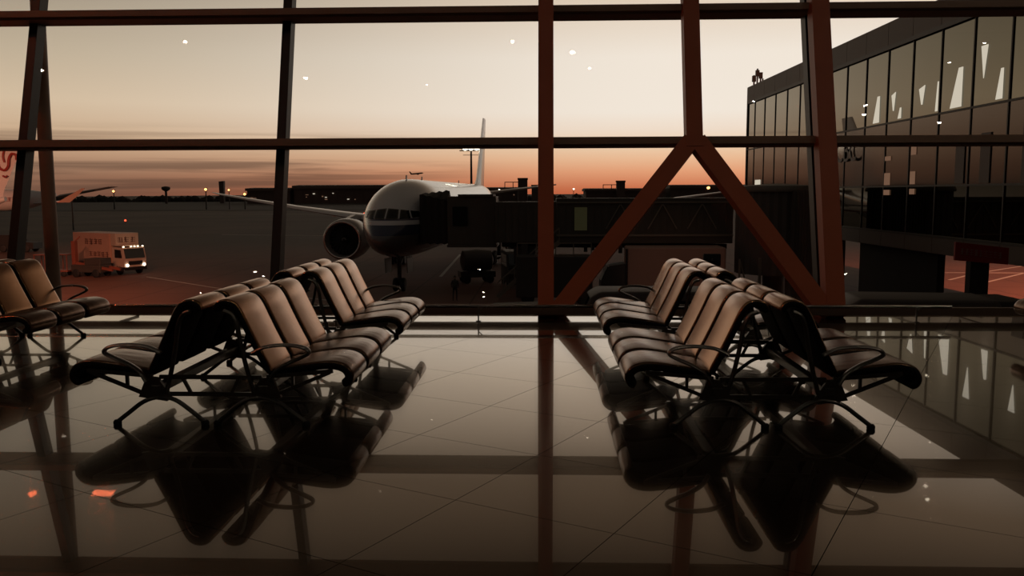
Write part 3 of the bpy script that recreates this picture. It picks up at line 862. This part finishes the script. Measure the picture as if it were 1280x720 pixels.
# ------------------------------------------------------------------ vehicles and equipment on the apron
def wheels(parent, pts, r=.48, w=.28, axis='X', m='rubber'):
    for p in pts:
        q = MB(); q.lathe([(r * .4, -w / 2), (r * .85, -w / 2), (r, -w * .3), (r, w * .3), (r * .85, w / 2), (r * .4, w / 2)], p, axis, 20); q.build('wheel', MAT[m], parent, smooth=True)

fx, fyv = .861, -.508           # the way the catering truck faces
tk = thing('catering_truck', 'high-sided catering truck with lit headlights facing the window', 'truck', (-42.2, 82.6, G), math.atan2(fyv, fx))
# local +X is forward
b = MB(); b.box(-3.9, 2.2, -1.25, 1.25, 1.05, 3.9, bev=.04); b.build('cargo_box', MAT['truckbox'], tk)
b = MB(); b.box(2.24, 3.05, -1.2, 1.2, 2.75, 3.9, bev=.03); b.box(3.05, 3.6, -.9, .9, 2.7, 2.78)
b.build('loading_platform', MAT['truckcab'], tk)
b = MB(); b.prism([(2.3, .75), (4.15, .75), (4.2, 1.5), (3.95, 2.55), (2.3, 2.62)], 'Y', -1.15, 1.15); b.build('cab', MAT['truckcab'], tk)
b = MB(); b.prism([(4.17, 1.56), (3.955, 2.45), (3.99, 2.46), (4.215, 1.56)], 'Y', -1.02, 1.02); b.build('windscreen', MAT['darkglass'], tk)
for y in (-1.17, 1.15):
    b = MB(); b.prism([(2.75, 1.6), (3.85, 1.6), (3.7, 2.35), (2.75, 2.4)], 'Y', y, y + .02); b.build('side_window', MAT['darkglass'], tk)
b = MB(); b.box(4.16, 4.3, -1.15, 1.15, .45, .75, bev=.03); b.box(4.15, 4.24, -.7, .7, .95, 1.3); b.build('bumper', MAT['black'], tk)
for y in (-.88, .88):
    b = MB(); b.lathe([(.13, 0), (.13, .05)], (4.22, y, .92), 'X', 14); b.build('headlight', MAT['headlight'], tk)
for y in (-1.0, -.2, .15, .5, 1.0):
    b = MB(); b.box(3.88, 3.98, y - .05, y + .05, 2.62, 2.70); b.build('roof_lamp', MAT['flood'], tk)
b = MB(); b.box(-3.9, 4.1, -.95, .95, .55, 1.0); b.bar((-3.4, -1.0, .7), (1.2, 1.0, 1.0), .1); b.build('chassis', MAT['black'], tk)
wheels(tk, [(3.2, s * 1.0, .5) for s in (-1, 1)] + [(-2.2, s * 1.0, .5) for s in (-1, 1)], .5, .3, 'Y')
def strokes(parent, name, m, mtx, n, size, gap, seed):
    rnd = random.Random(seed); q = MB()
    for k in range(n):
        x = k * (size + gap)
        for j in range(3): q.box(x + rnd.uniform(0, .1) * size, x + size * rnd.uniform(.8, 1), -.012, .012, (.15 + .32 * j) * size, (.15 + .32 * j + .09) * size)
        for j in range(2):
            u = x + size * rnd.uniform(.2, .8); q.bar((u, 0, size * rnd.uniform(0, .2)), (u + size * rnd.uniform(-.2, .2), 0, size * rnd.uniform(.8, 1.05)), size * .09, .024)
    o = q.build(name, m, parent); o.matrix_local = mtx; return o
# the side towards the viewer is local -Y
strokes(tk, 'side_lettering', MAT['mark'], Matrix.Translation((-1.9, -1.265, 2.75)), 4, .62, .14, 5)
strokes(tk, 'side_lettering', MAT['mark'], Matrix.Translation((-1.2, -1.265, 1.6)), 5, .55, .1, 6)
strokes(tk, 'front_lettering', MAT['mark'], Matrix.Translation((3.065, -1.0, 3.0)) @ Matrix.Rotation(PI / 2, 4, 'Z'), 3, .55, .12, 8)

# belt loader in front of the truck
bl = thing('belt_loader', 'small dark belt loader with upright mast parked before the catering truck', 'loader', (-41.6, 78.2, G), -.2)
b = MB(); b.box(-1.6, 1.5, -.8, .8, .45, 1.15, bev=.05); b.box(-.2, 1.5, -.75, .75, 1.15, 1.75, bev=.05); b.build('body', MAT['gse'], bl)
b = MB(); b.box(-2.0, -1.6, -.2, .2, .4, 3.3, bev=.03); b.bar((-1.8, 0, 3.2), (-1.3, .2, 3.7), .12); b.build('mast', MAT['gsered'], bl)
b = MB(); b.bar((-1.2, -.5, 1.3), (2.6, -.5, .7), .2, .25); b.bar((-1.2, .5, 1.3), (2.6, .5, .7), .2, .25); b.build('belt_frame', MAT['gsered'], bl)
wheels(bl, [(x, s * .75, .38) for x in (-1.1, 1.0) for s in (-1, 1)], .38, .25, 'Y')
ct = thing('baggage_cart', 'open frame baggage cart standing behind the belt loader mast', 'cart', (-45.5, 78.8, G), .1)
b = MB(); b.box(-1.5, 1.5, -.75, .75, .45, .6); b.build('deck', MAT['gsered'], ct)
b = MB()
for x in (-1.45, -.5, .5, 1.45):
    for y in (-.7, .7): b.bar((x, y, .6), (x, y, 2.0), .07)
b.box(-1.5, 1.5, -.75, .75, 2.0, 2.08); b.build('cage', MAT['gsered'], ct)
wheels(ct, [(x, s * .65, .25) for x in (-1.1, 1.1) for s in (-1, 1)], .25, .16, 'Y')

# pale truck behind the jet bridge tunnel
pv = thing('box_truck', 'pale box truck parked beneath the jet bridge tunnel', 'truck', (8.9, 58.2, G), 0)
b = MB(); b.box(-3.3, 3.15, -1.25, 1.25, 1.1, 4.0, bev=.12); b.build('cargo_box', MAT['pinkvan'], pv)
b = MB(); b.prism([(-3.4, .6), (-3.4, 2.9), (-4.5, 2.75), (-5.0, 1.7), (-5.05, .6)], 'Y', -1.1, 1.1); b.build('cab', MAT['gse'], pv)
b = MB(); b.prism([(-4.56, 2.68), (-5.0, 1.78), (-5.03, 1.80), (-4.6, 2.72)], 'Y', -1.0, 1.0); b.build('windscreen', MAT['darkglass'], pv)
b = MB(); b.box(-4.9, 3.1, -.9, .9, .5, 1.1); b.box(-3.42, -3.3, -1.25, -1.15, .9, 3.9); b.build('chassis', MAT['black'], pv)
wheels(pv, [(-4.2, -.95, .5), (-4.2, .95, .5), (1.8, -.95, .5), (1.8, .95, .5)], .5, .3, 'Y')

def van(name, label, cat, loc, rz, L, Wd, H, m, cabin=.75, hood=.5):
    t = thing(name, label, cat, loc, rz)
    # local +X forward; body outline in x-z
    q = MB(); o = [(-L / 2, .35), (L / 2, .35), (L / 2, H * .42), (L / 2 - hood, H * .52), (L / 2 - hood - .7, H * .94), (L / 2 - hood - 1.1, H), (-L / 2 + .25, H), (-L / 2, H * .9)]
    q.prism(o, 'Y', -Wd / 2, Wd / 2)
    es = [e for e in q.bm.edges if abs(e.verts[0].co.y - e.verts[1].co.y) < .001 or min(v.co.z for v in e.verts) > H * .8]
    bmesh.ops.bevel(q.bm, geom=es, offset=.09, segments=3, profile=.5, affect='EDGES')
    q.build('body', m, t, smooth=True)
    q = MB(); q.prism([(L / 2 - hood + .01, H * .55), (L / 2 - hood - .66, H * .93), (L / 2 - hood - .62, H * .95), (L / 2 - hood + .05, H * .56)], 'Y', -Wd * .44, Wd * .44); q.build('windscreen', MAT['darkglass'], t)
    for s in (-1, 1):
        q = MB(); q.prism([(-L / 2 + .4, H * .58), (L / 2 - hood - .35, H * .58), (L / 2 - hood - .85, H * .9), (-L / 2 + .45, H * .9)], 'Y', s * Wd / 2 - .015, s * Wd / 2 + .015); q.build('side_window', MAT['darkglass'], t)
    wheels(t, [(x, s * (Wd / 2 - .1), .36) for x in (-L / 2 + .9, L / 2 - .9) for s in (-1, 1)], .36, .24, 'Y')
    return t
van('crew_bus', 'low flat-roofed crew bus parked just outside below the red brace', 'bus', (4.6, 36.0, G), PI, 7.2, 2.4, 3.6, MAT['roofgrey'], hood=.25)
van('service_van', 'service van seen behind the foot of the central red column', 'van', (-.2, 42.0, G), .25, 4.6, 1.9, 2.2, MAT['gse'])
van('apron_minibus', 'dark minibus in front of the terminal undercroft, nearest the sign', 'van', (11.0, 27.0, G), PI - .12, 5.6, 2.1, 4.4, MAT['roofgrey'], hood=.4)
van('apron_coach', 'long dark coach roof before the terminal undercroft below the sign', 'bus', (13.6, 30.6, G), PI, 6.4, 2.3, 3.9, MAT['gse'], hood=.3)
van('fuel_van', 'dark van standing below the jet bridge beside the drive column', 'van', (-2.1, 70.5, G), -1.4, 5.0, 2.0, 2.9, MAT['gse'])
lt = thing('cargo_loader', 'dark cargo loader platform beside the box truck under the bridge', 'loader', (.9, 59.6, G), 0)
b = MB(); b.box(-2.7, 2.5, -1.2, 1.2, .5, 3.3, bev=.06); b.build('body', MAT['gse'], lt)
b = MB()
for x in (-2.6, -1.3, 0, 1.2, 2.4): b.bar((x, -1.2, 3.3), (x, -1.2, 4.2), .07)
b.bar((-2.6, -1.2, 4.2), (2.4, -1.2, 4.2), .07); b.build('platform_rail', MAT['bridgeframe'], lt)
wheels(lt, [(x, s * 1.0, .45) for x in (-1.9, 1.8) for s in (-1, 1)], .45, .3, 'Y')
fb = thing('fuel_tank_cart', 'pale rounded tank cart below the jet bridge, behind the drive column', 'cart', (-5.6, 73.2, G), .3)
b = MB(); b.lathe([(.3, -1.4), (.85, -1.2), (.95, 0), (.85, 1.2), (.3, 1.4)], (0, 0, 1.9), 'X', 20); b.build('tank', MAT['roofgrey'], fb, smooth=True)
b = MB(); b.box(-1.5, 1.5, -.7, .7, .5, 1.0); b.build('chassis', MAT['gse'], fb)
wheels(fb, [(x, s * .7, .35) for x in (-1, 1) for s in (-1, 1)], .35, .22, 'Y')

# ground worker
def person(loc):
    t = thing('person', 'person in dark work clothes and vest standing on the apron near the nose wheel', 'person', loc, .3)
    V = [(0, 0, .95), (0, 0, 1.15), (0, .01, 1.38), (0, .01, 1.50), (0, 0, 1.56),      # 0-4 pelvis..neck
         (.19, 0, 1.42), (.25, .02, 1.16), (.23, -.06, .92), (-.19, 0, 1.42), (-.26, .02, 1.16), (-.22, -.06, .93),   # arms 5-10
         (.10, 0, .88), (.12, -.02, .50), (.12, .02, .09), (.13, -.13, .035), (-.10, 0, .88), (-.13, .0, .50), (-.14, .05, .09), (-.15, -.10, .035)]
    E = [(0, 1), (1, 2), (2, 3), (3, 4), (2, 5), (5, 6), (6, 7), (2, 8), (8, 9), (9, 10), (0, 11), (11, 12), (12, 13), (13, 14), (0, 15), (15, 16), (16, 17), (17, 18)]
    R = [.15, .14, .16, .07, .055, .07, .05, .036, .07, .05, .036, .095, .062, .045, .04, .095, .062, .045, .04]
    me = bpy.data.meshes.new('body'); me.from_pydata(V, E, []); me.materials.append(MAT['cloth'])
    o = bpy.data.objects.new('body', me); COL.objects.link(o); o.parent = t
    md = o.modifiers.new('skin', 'SKIN'); sl = me.skin_vertices[0] if me.skin_vertices else None
    if sl:
        for i, r in enumerate(R): sl.data[i].radius = (r, r * .8); sl.data[i].use_root = (i == 0)
    o.modifiers.new('sub', 'SUBSURF').render_levels = 2
    q = MB(); q.ball((0, -.005, 1.665), .105, 3, (.82, .95, 1.12)); q.ball((0, -.105, 1.65), .022, 1, (.8, 1, 1.2))
    q.ball((.085, 0, 1.66), .025, 1, (.5, .8, 1.2)); q.ball((-.085, 0, 1.66), .025, 1, (.5, .8, 1.2)); q.build('head', MAT['skin'], t, smooth=True)
    q = MB(); q.ball((0, .012, 1.70), .112, 3, (.88, .98, .95)); q.build('cap', MAT['cloth'], t, smooth=True)
    for s in (1, -1):
        q = MB(); q.ball((s * .228, -.075, .87), .045, 2, (.55, .9, 1.1))
        for k in range(4): q.tube([(s * .228, -.10 + .018 * k, .845), (s * .226, -.105 + .018 * k, .80), (s * .215, -.10 + .018 * k, .775 + .004 * abs(k - 1))], [.010, .009, .007], 6)
        q.tube([(s * .22, -.105, .88), (s * .205, -.13, .845), (s * .20, -.13, .82)], [.011, .010, .008], 6)
        q.build('hand', MAT['skin'], t, smooth=True)
    q = MB(); secs = []
    for z, w, d in ((.98, .185, .135), (1.15, .18, .135), (1.32, .21, .145), (1.45, .17, .12), (1.49, .09, .09)):
        secs.append([Vector((w * math.cos(a), d * math.sin(a), z)) for a in [2 * PI * k / 20 for k in range(20)]])
    q.sections(secs); q.build('vest', MAT['vest'], t, smooth=True)
person((-6.18, 60.6, G))

# ------------------------------------------------------------------ two airliners on the far stand
def fin(secs_, m, parent, name):
    secs = []
    for (x0, x1, z, th) in secs_:
        secs.append([Vector((x0 + (x1 - x0) * c, t * th, z)) for c, t in ((0, 0), (.15, .5), (.4, .5), (1, 0), (.4, -.5), (.15, -.5))])
    return MB().sections(secs).build(name, m, parent, smooth=True)
def hull(st, n=28):
    return MB().sections([[Vector((x, r * math.sin(2 * PI * k / n), zc + r * math.cos(2 * PI * k / n))) for k in range(n)] for x, zc, r in st])
a2 = thing('swirl_tail_airliner', 'airliner whose fin with a red swirl stands at the frame edge behind the mullion', 'airplane', (-80.0, 110.0, G), 0)
hull([(-26, 4.6, 1.0), (-22, 5.0, 1.9), (-6, 5.2, 2.0), (2, 5.6, 1.7), (7, 6.3, 1.1), (10.6, 7.0, .3)]).build('fuselage', MAT['white'], a2, smooth=True)
f_ = fin([(4.0, 10.2, 7.2, .5), (5.0, 10.6, 8.4, .45), (9.6, 13.6, 14.4, .25)], MAT['white'], a2, 'tail_fin')
b = MB()
def ring_pts(pts): return [(x, -.28, z) for x, z in pts]
b.tube(ring_pts(resample([(10.2, 13.3), (10.0, 12.0), (10.25, 11.0), (10.9, 10.7), (11.4, 11.2), (11.55, 12.1), (11.95, 12.75), (12.5, 12.6), (12.55, 12.0)], 5)), .17, 6)
b.tube(ring_pts(resample([(11.0, 13.3), (10.8, 12.4), (10.95, 11.7)], 5)), .13, 6)
b.tube(ring_pts(resample([(11.5, 13.4), (12.1, 13.5), (12.75, 13.3)], 5)), .13, 6)
b.tube(ring_pts(resample([(10.6, 10.0), (10.9, 9.8), (11.2, 10.0)], 4)), .11, 6)
b.build('red_swirl', MAT['redmark'], f_, smooth=True)
b = MB(); b.sections([[Vector((1 + y * .5 + c * 3.6 * (1 - y / 9), -y, 5.9 + t * .3)) for c, t in ((0, 0), (.2, .5), (1, 0), (.2, -.5))] for y in (.8, 6.0)]); b.build('tailplane', MAT['grey'], a2, smooth=True)
b = MB(); b.tube([(-14, 0, 4), (-14, 0, .5)], .2, 8)
b.tube([(-14, -1.4, .5), (-14, 1.4, .5)], .15, 8); g_ = b.build('landing_gear', MAT['gse'], a2)
wheels(g_, [(-14, -1.3, .55), (-14, 1.3, .55)], .55, .35, 'Y')

a3 = thing('lettered_airliner', 'airliner with faint red lettering on its side and an upturned wing tip', 'airplane', (-84.0, 127.0, G), 0)
hull([(-20, 6.9, 1.0), (-15, 6.9, 1.6), (4, 6.75, 1.6), (8, 6.9, 1.3), (10.5, 7.2, .7), (11.6, 7.5, .2)]).build('fuselage', MAT['white'], a3, smooth=True)
strokes(a3, 'side_lettering', MAT['redmark'], Matrix.Translation((2.2, -1.66, 6.5)), 7, .75, .16, 11)
b = MB(); b.sections([[Vector((x + c * ch, y + c * 1.6, z + t * th)) for c, t in ((0, 0), (.3, .5), (1, 0), (.3, -.4))] for x, y, z, ch, th in ((8.5, -1, 6.25, 3, .7), (13.4, -3.5, 6.5, 1.6, .35))])
w_ = b.build('wing', MAT['white'], a3, smooth=True)
b = MB(); b.sections([[Vector((x + c * ch, -3.4 + t * th, z)) for c, t in ((0, 0), (.3, .5), (1, 0), (.3, -.5))] for x, z, ch, th in ((13.6, 6.4, 1.9, .3), (15.0, 7.2, 1.5, .24), (17.4, 8.45, .5, .1))]); b.build('wing_tip', MAT['truckbox'], w_, smooth=True)
b = MB(); b.sections([[Vector((x + c * 1.0, 8 + c * 1.4, z + t * th)) for c, t in ((0, 0), (.3, .5), (1, 0), (.3, -.4))] for x, z, th in ((7.0, 7.2, .6), (15.5, 8.75, .22))]); b.build('wing', MAT['grey'], a3, smooth=True)
b = MB(); b.ball((13.5, -3.9, 6.45), .16, 2); b.build('tip_light', MAT['redspot'], a3)
b = MB()
for x in (-8, 6): b.tube([(x, 0, 5.6), (x, 0, .4)], .2, 8)
g_ = b.build('landing_gear', MAT['gse'], a3); wheels(g_, [(x, s * .5, .5) for x in (-8, 6) for s in (-1, 1)], .5, .3, 'Y')
tg = thing('tow_tractor', 'low dark tow tractor with tow bar on the apron behind the window post', 'tractor', (-69.6, 112.5, G), 0)
b = MB(); b.prism([(-2.4, .45), (2.6, .45), (2.6, 1.25), (.2, 1.45), (-.1, 2.3), (-1.8, 2.3), (-2.4, 1.3)], 'Y', -1.1, 1.1); b.build('body', MAT['black'], tg)
b = MB(); b.bar((-2.4, 0, .6), (-5.2, 0, 1.0), .16); b.bar((-2.6, -.4, 2.2), (-4.6, -.2, 4.6), .35); b.build('tow_bar', MAT['black'], tg)
wheels(tg, [(x, s * 1.0, .5) for x in (-1.5, 1.6) for s in (-1, 1)], .5, .35, 'Y')

# ------------------------------------------------------------------ take-off in the distance
fl = thing('climbing_airliner', 'small dark airliner climbing away above the parked airliner nose', 'airplane', (-130.3, 900, 21.7), 0)
fl.rotation_euler = (0, math.radians(-5), 0)
hull([(-6.8, 0, .15), (-6, 0, .55), (-3, 0, .75), (4.5, 0, .75), (6.2, 0, .5), (6.9, -.1, .1)], 14).build('fuselage', MAT['farwall'], fl, smooth=True)
fin([(-6.9, -4.9, .5, .2), (-7.8, -6.9, 2.9, .12)], MAT['farwall'], fl, 'tail_fin')
for s in (-1, 1):
    b = MB(); b.sections([[Vector((x + c * ch, s * y, z + t * .2)) for c, t in ((0, 0), (.5, .5), (1, 0), (.5, -.5))] for x, y, z, ch in ((-.8, .5, -.3, 2.8), (-3.6, 7.5, .5, .9))]); b.build('wing', MAT['farwall'], fl)
    b = MB(); b.lathe([(.3, -.8), (.42, -.4), (.42, .4), (.25, .9)], (1.0, s * 2.4, -.85), 'X', 12); b.build('engine', MAT['farwall'], fl)

# ------------------------------------------------------------------ far halls, tower, trees on the horizon
def hall(name, label, cat, x0, x1, y, z1, dep=40, base=G, roof=True, lit=0, seed=1):
    t = thing(name, label, cat, ((x0 + x1) / 2, y, base)); L = (x1 - x0) / 2; Hh = z1 - base
    q = MB(); q.box(-L, L, 0, dep, 0, Hh * .8)
    for k in range(int(2 * L / 6)): q.box(-L + 6 * k, -L + 6 * k + .5, -.3, 0, 0, Hh * .8)
    q.build('wall', MAT['farwall'], t)
    q = MB(); q.prism([(-1.5, Hh * .8), (dep + 1, Hh * .8), (dep + 1, Hh * .93), (dep * .4, Hh), (-1.5, Hh * .95)], 'X', -L - 1, L + 1); q.build('roof', MAT['farroof'], t)
    rnd = random.Random(seed)
    for k in range(lit):
        q = MB(); w = rnd.uniform(.6, 2.0); x = rnd.uniform(-L * .9, L * .9); z = rnd.uniform(Hh * .15, Hh * .6); q.box(x, x + w, -.55, -.32, z, z + rnd.uniform(.3, .7)); q.build('lit_window', MAT['litwarm'] if rnd.random() < .7 else MAT['litwin_sky'], t)
    return t
h1 = hall('far_terminal', 'long low dark terminal hall behind the parked airliner nose', 'building', -173, -60, 600, 7.6, lit=26, seed=2)
b = MB()
for k in range(7): b.box(43 + k * 1.5 - 17, 44.1 + k * 1.5 - 17, -.6, -.32, 8.9, 10.0)
b.build('lit_sign', MAT['litwin_sky'], h1)
hall('far_hangar', 'lower dark hangar joined to the far terminal, behind the window mullion', 'building', -206, -175.8, 600, 5.8, lit=4, seed=5)
hall('far_office', 'flat dark office block beyond the tail of the parked airliner', 'building', -45, -17, 600, 5.6, lit=2, seed=4)
hall('far_depot', 'stepped dark depot seen between the central column and the red brace', 'building', 30, 84, 600, 4.6, lit=0, seed=6)
hall('far_warehouse', 'flat long dark warehouse under the red lamp between the two braces', 'building', 88, 162, 600, 6.9, lit=0, seed=7)
def tower(name, label, x, y, w, z1, frame=True):
    t = thing(name, label, 'tower', (x, y, G)); Hh = z1 - G
    q = MB(); q.box(-w / 2, w / 2, 0, w, 0, Hh - 1.2); q.box(-w / 2 - .3, w / 2 + .3, -.3, w + .3, Hh - 1.2, Hh); q.build('shaft', MAT['farwall'], t)
    if frame:
        q = MB()
        for xx in (-w * .5 - 9, -w * .5 - 3.4): q.bar((xx, 2, 0), (xx, 2, Hh - 2.8), .5)
        q.bar((-w * .5 - 9.2, 2, Hh - 2.8), (-w * .5, 2, Hh - 2.8), .5); q.build('gantry', MAT['farwall'], t)
    return t
tower('far_stair_tower', 'square dark tower with gantry just before the central red column', -13.4, 590, 6.4, 11.6)
tower('far_lift_tower', 'square dark tower with gantry seen against red sky behind the brace', 53.0, 590, 5.6, 9.6)
tower('far_block_tower', 'squat dark tower touching the central red column', -5.0, 585, 4.6, 6.9, False)
ctw = thing('control_tower', 'slim pale control tower shaft rising over the treeline', 'tower', (-228.0, 610, G))
b = MB(); b.prism([(-1.3, 0), (1.4, 0), (1.9, 16.2), (1.7, 16.6), (-1.7, 16.2)], 'Y', 0, 3); b.build('shaft', MAT['farroof'], ctw)
wt = thing('water_tower', 'small mushroom-headed water tower standing out of the treeline', 'tower', (-263.5, 600, G))
b = MB(); b.lathe([(.9, 0), (.8, 9.3), (2.6, 10.4), (3.0, 11.4), (2.8, 12.4), (.6, 12.9)], n=18); b.build('shaft', MAT['farwall'], wt, smooth=True)
# tree belt on the horizon: nobody could count it
rnd = random.Random(12); b = MB()
for k in range(260):
    x = -520 + k * 3.4 + rnd.uniform(-1.5, 1.5); r = rnd.uniform(2.2, 4.2)
    b.ball((x, 690 + rnd.uniform(-8, 8), G + rnd.uniform(1.5, 3.0)), r, 1, (1.3, 1, 1.15))
    b.ball((x, 690, G + .5), 3.4, 1, (1.2, 1, 1.0))
for v in b.bm.verts:
    v.co += Vector((rnd.uniform(-.5, .5), 0, rnd.uniform(-.5, .7)))
tr = b.build('treeline', MAT['leaf']); tr['kind'] = 'stuff'; tag(tr, 'dark belt of trees along the far edge of the airfield', 'trees')
# far airfield strip: low embankment
b = MB(); b.prism([(380, 0.0), (385, .35), (560, .35), (640, 1.2), (900, 1.2), (900, 0.0)], 'X', -900, 900); o = b.build('terrain', MAT['leaf']); o.location = (0, 0, G); struct(o)

# ------------------------------------------------------------------ floodlight masts and small lamps
def mast(x, y, z, label, m='sodium', r=.5, heads=1, power=0):
    t = thing('floodlight_mast', label, 'light', (x, y, G), 0, 'floodlight masts'); Hh = z - G
    q = MB(); q.tube([(0, 0, 0), (0, 0, Hh)], [.22 * r / .5, .12 * r / .5], 10); q.build('pole', MAT['trunk'], t, smooth=True)
    q = MB(); q.bar((-r * heads, 0, Hh), (r * heads, 0, Hh), .16); q.bar((-r * heads * .7, 0, Hh - .7), (r * heads * .7, 0, Hh - .7), .08); q.build('crossarm', MAT['trunk'], t)
    for k in range(heads):
        xx = (k - (heads - 1) / 2) * r * 1.5
        q = MB(); q.box(xx - r * .9, xx + r * .9, -.1, .35, Hh + .05, Hh + r * 1.5, bev=.05); q.build('lamp_housing', MAT['black'], t)
        q = MB(); q.ball((xx, -.22, Hh + r * .7), r * .8, 2, (1, .35, .85)); q.build('lamp', MAT[m], t)
    return t
mast(-11.45, 140, 8.35, 'tall mast with a cluster of bright floodlights beside the parked airliner tail fin', 'floodbig', .62, 3)
mast(-203.0, 405, 2.4, 'low lamp mast on the horizon above the catering truck', 'sodium', .75)
mast(-156.8, 400, 3.0, 'lamp mast by the control tower, the brighter of the pair', 'sodium', .85)
mast(-146.6, 402, 2.9, 'lamp mast by the control tower, the dimmer of the pair', 'sodium', .6)
mast(-138.5, 400, .8, 'lamp mast at the near corner of the far hangar', 'sodium', .8)
mast(75.7, 400, 2.9, 'lamp mast glowing orange between the two red braces', 'sodium', .95)
mast(14.3, 400, 2.9, 'pale lamp mast just past the central red column', 'floodbig', .5)
mast(-19.8, 400, 2.6, 'small pale lamp mast over the flat office block', 'floodbig', .5)
mast(-99.3, 180, .9, 'lamp mast shining above the upturned wing tip', 'sodium', .42)
for i, (x, y, z, r) in enumerate(((-139.5, 203, -5.6, .45), (-112.5, 230, -5.5, .28), (-56.5, 110, -5.4, .16), (-89.5, 128, -5.2, .2), (-62.0, 300, -5.5, .4), (-70, 290, -5.5, .3))):
    t = thing('ground_marker_light', 'small red marker light low on the open apron', 'light', (x, y, G), 0, 'red apron marker lights')
    q = MB(); q.lathe([(r * .6, 0), (r * .5, max(.05, z - G - r * .3))], n=10); q.build('base', MAT['black'], t)
    q = MB(); q.ball((0, 0, z - G), r, 2); q.build('lens', MAT['redspot'], t)

# ------------------------------------------------------------------ painted lines on the apron
def line(pts, w, name='ground_marking'):
    q = MB()
    for (p, r) in zip(pts, pts[1:]): q.bar((p[0], p[1], G + .008), (r[0], r[1], G + .008), w, .016)
    return struct(q.build(name, MAT['paint']))
line([(-36.5, 78.1), (-26.5, 68.8), (-10, 57)], .14)
line([(-10.2, 107.0), (-9.3, 78.2)], .28)
line([(35.1, 75.5), (40.3, 81.6), (60, 100)], .25)
line([(33.0, 82.5), (60, 81.6)], .25)
line([(37.2, 73.5), (45, 82)], .25)
line([(-160, 330), (-20, 300)], .5)
line([(-60, 160), (-30, 152)], .3)

# added unseen sodium floodlights redden the apron, truck and far airliners
def flood(name, loc, target, power, col, size, spot, label):
    t = thing('added_floodlight', label, 'light', loc, 0, 'added unseen floodlights')
    d = (Vector(target) - Vector(loc)).normalized()
    R = d.to_track_quat('-Z', 'Y')
    q = MB(); q.box(-.35, .35, -.25, .25, .02, .35, bev=.04); q.bar((0, 0, .3), (0, 0, 1.0), .08); h = q.build('housing', MAT['black'], t); h.rotation_mode = 'QUATERNION'; h.rotation_quaternion = R
    l = bpy.data.lights.new('added_flood_beam', 'SPOT'); l.energy = power; l.color = col; l.spot_size = math.radians(spot); l.spot_blend = .8; l.shadow_soft_size = size
    lo = bpy.data.objects.new('added_flood_beam', l); COL.objects.link(lo); lo.parent = t; lo.rotation_mode = 'QUATERNION'; lo.rotation_quaternion = R
SOD = (1.0, .36, .2)
flood('a', (-30, 18, 12), (-40, 77, G), 18000, SOD, .3, 36, 'added unseen floodlight aimed at the catering truck')
flood('b', (-20, 20, 16), (-35, 46, G), 140000, SOD, .3, 54, 'added unseen floodlight aimed at the open stand beside the airliner')
flood('c', (46, 40, 14), (46, 84, G), 130000, SOD, .3, 90, 'added unseen floodlight aimed at the painted lines')
flood('d', (7, 36, -1.2), (9, 57, -3.7), 420, (1, .5, .34), .1, 26, 'added unseen spot aimed at the pale box truck')  # added spot, there only to brighten the box truck side
flood('e', (-58, 20, 16), (-76, 116, 0), 160000, SOD, .3, 24, 'added unseen floodlight aimed at the two airliners on the far stand')  # added to brighten the far fuselages
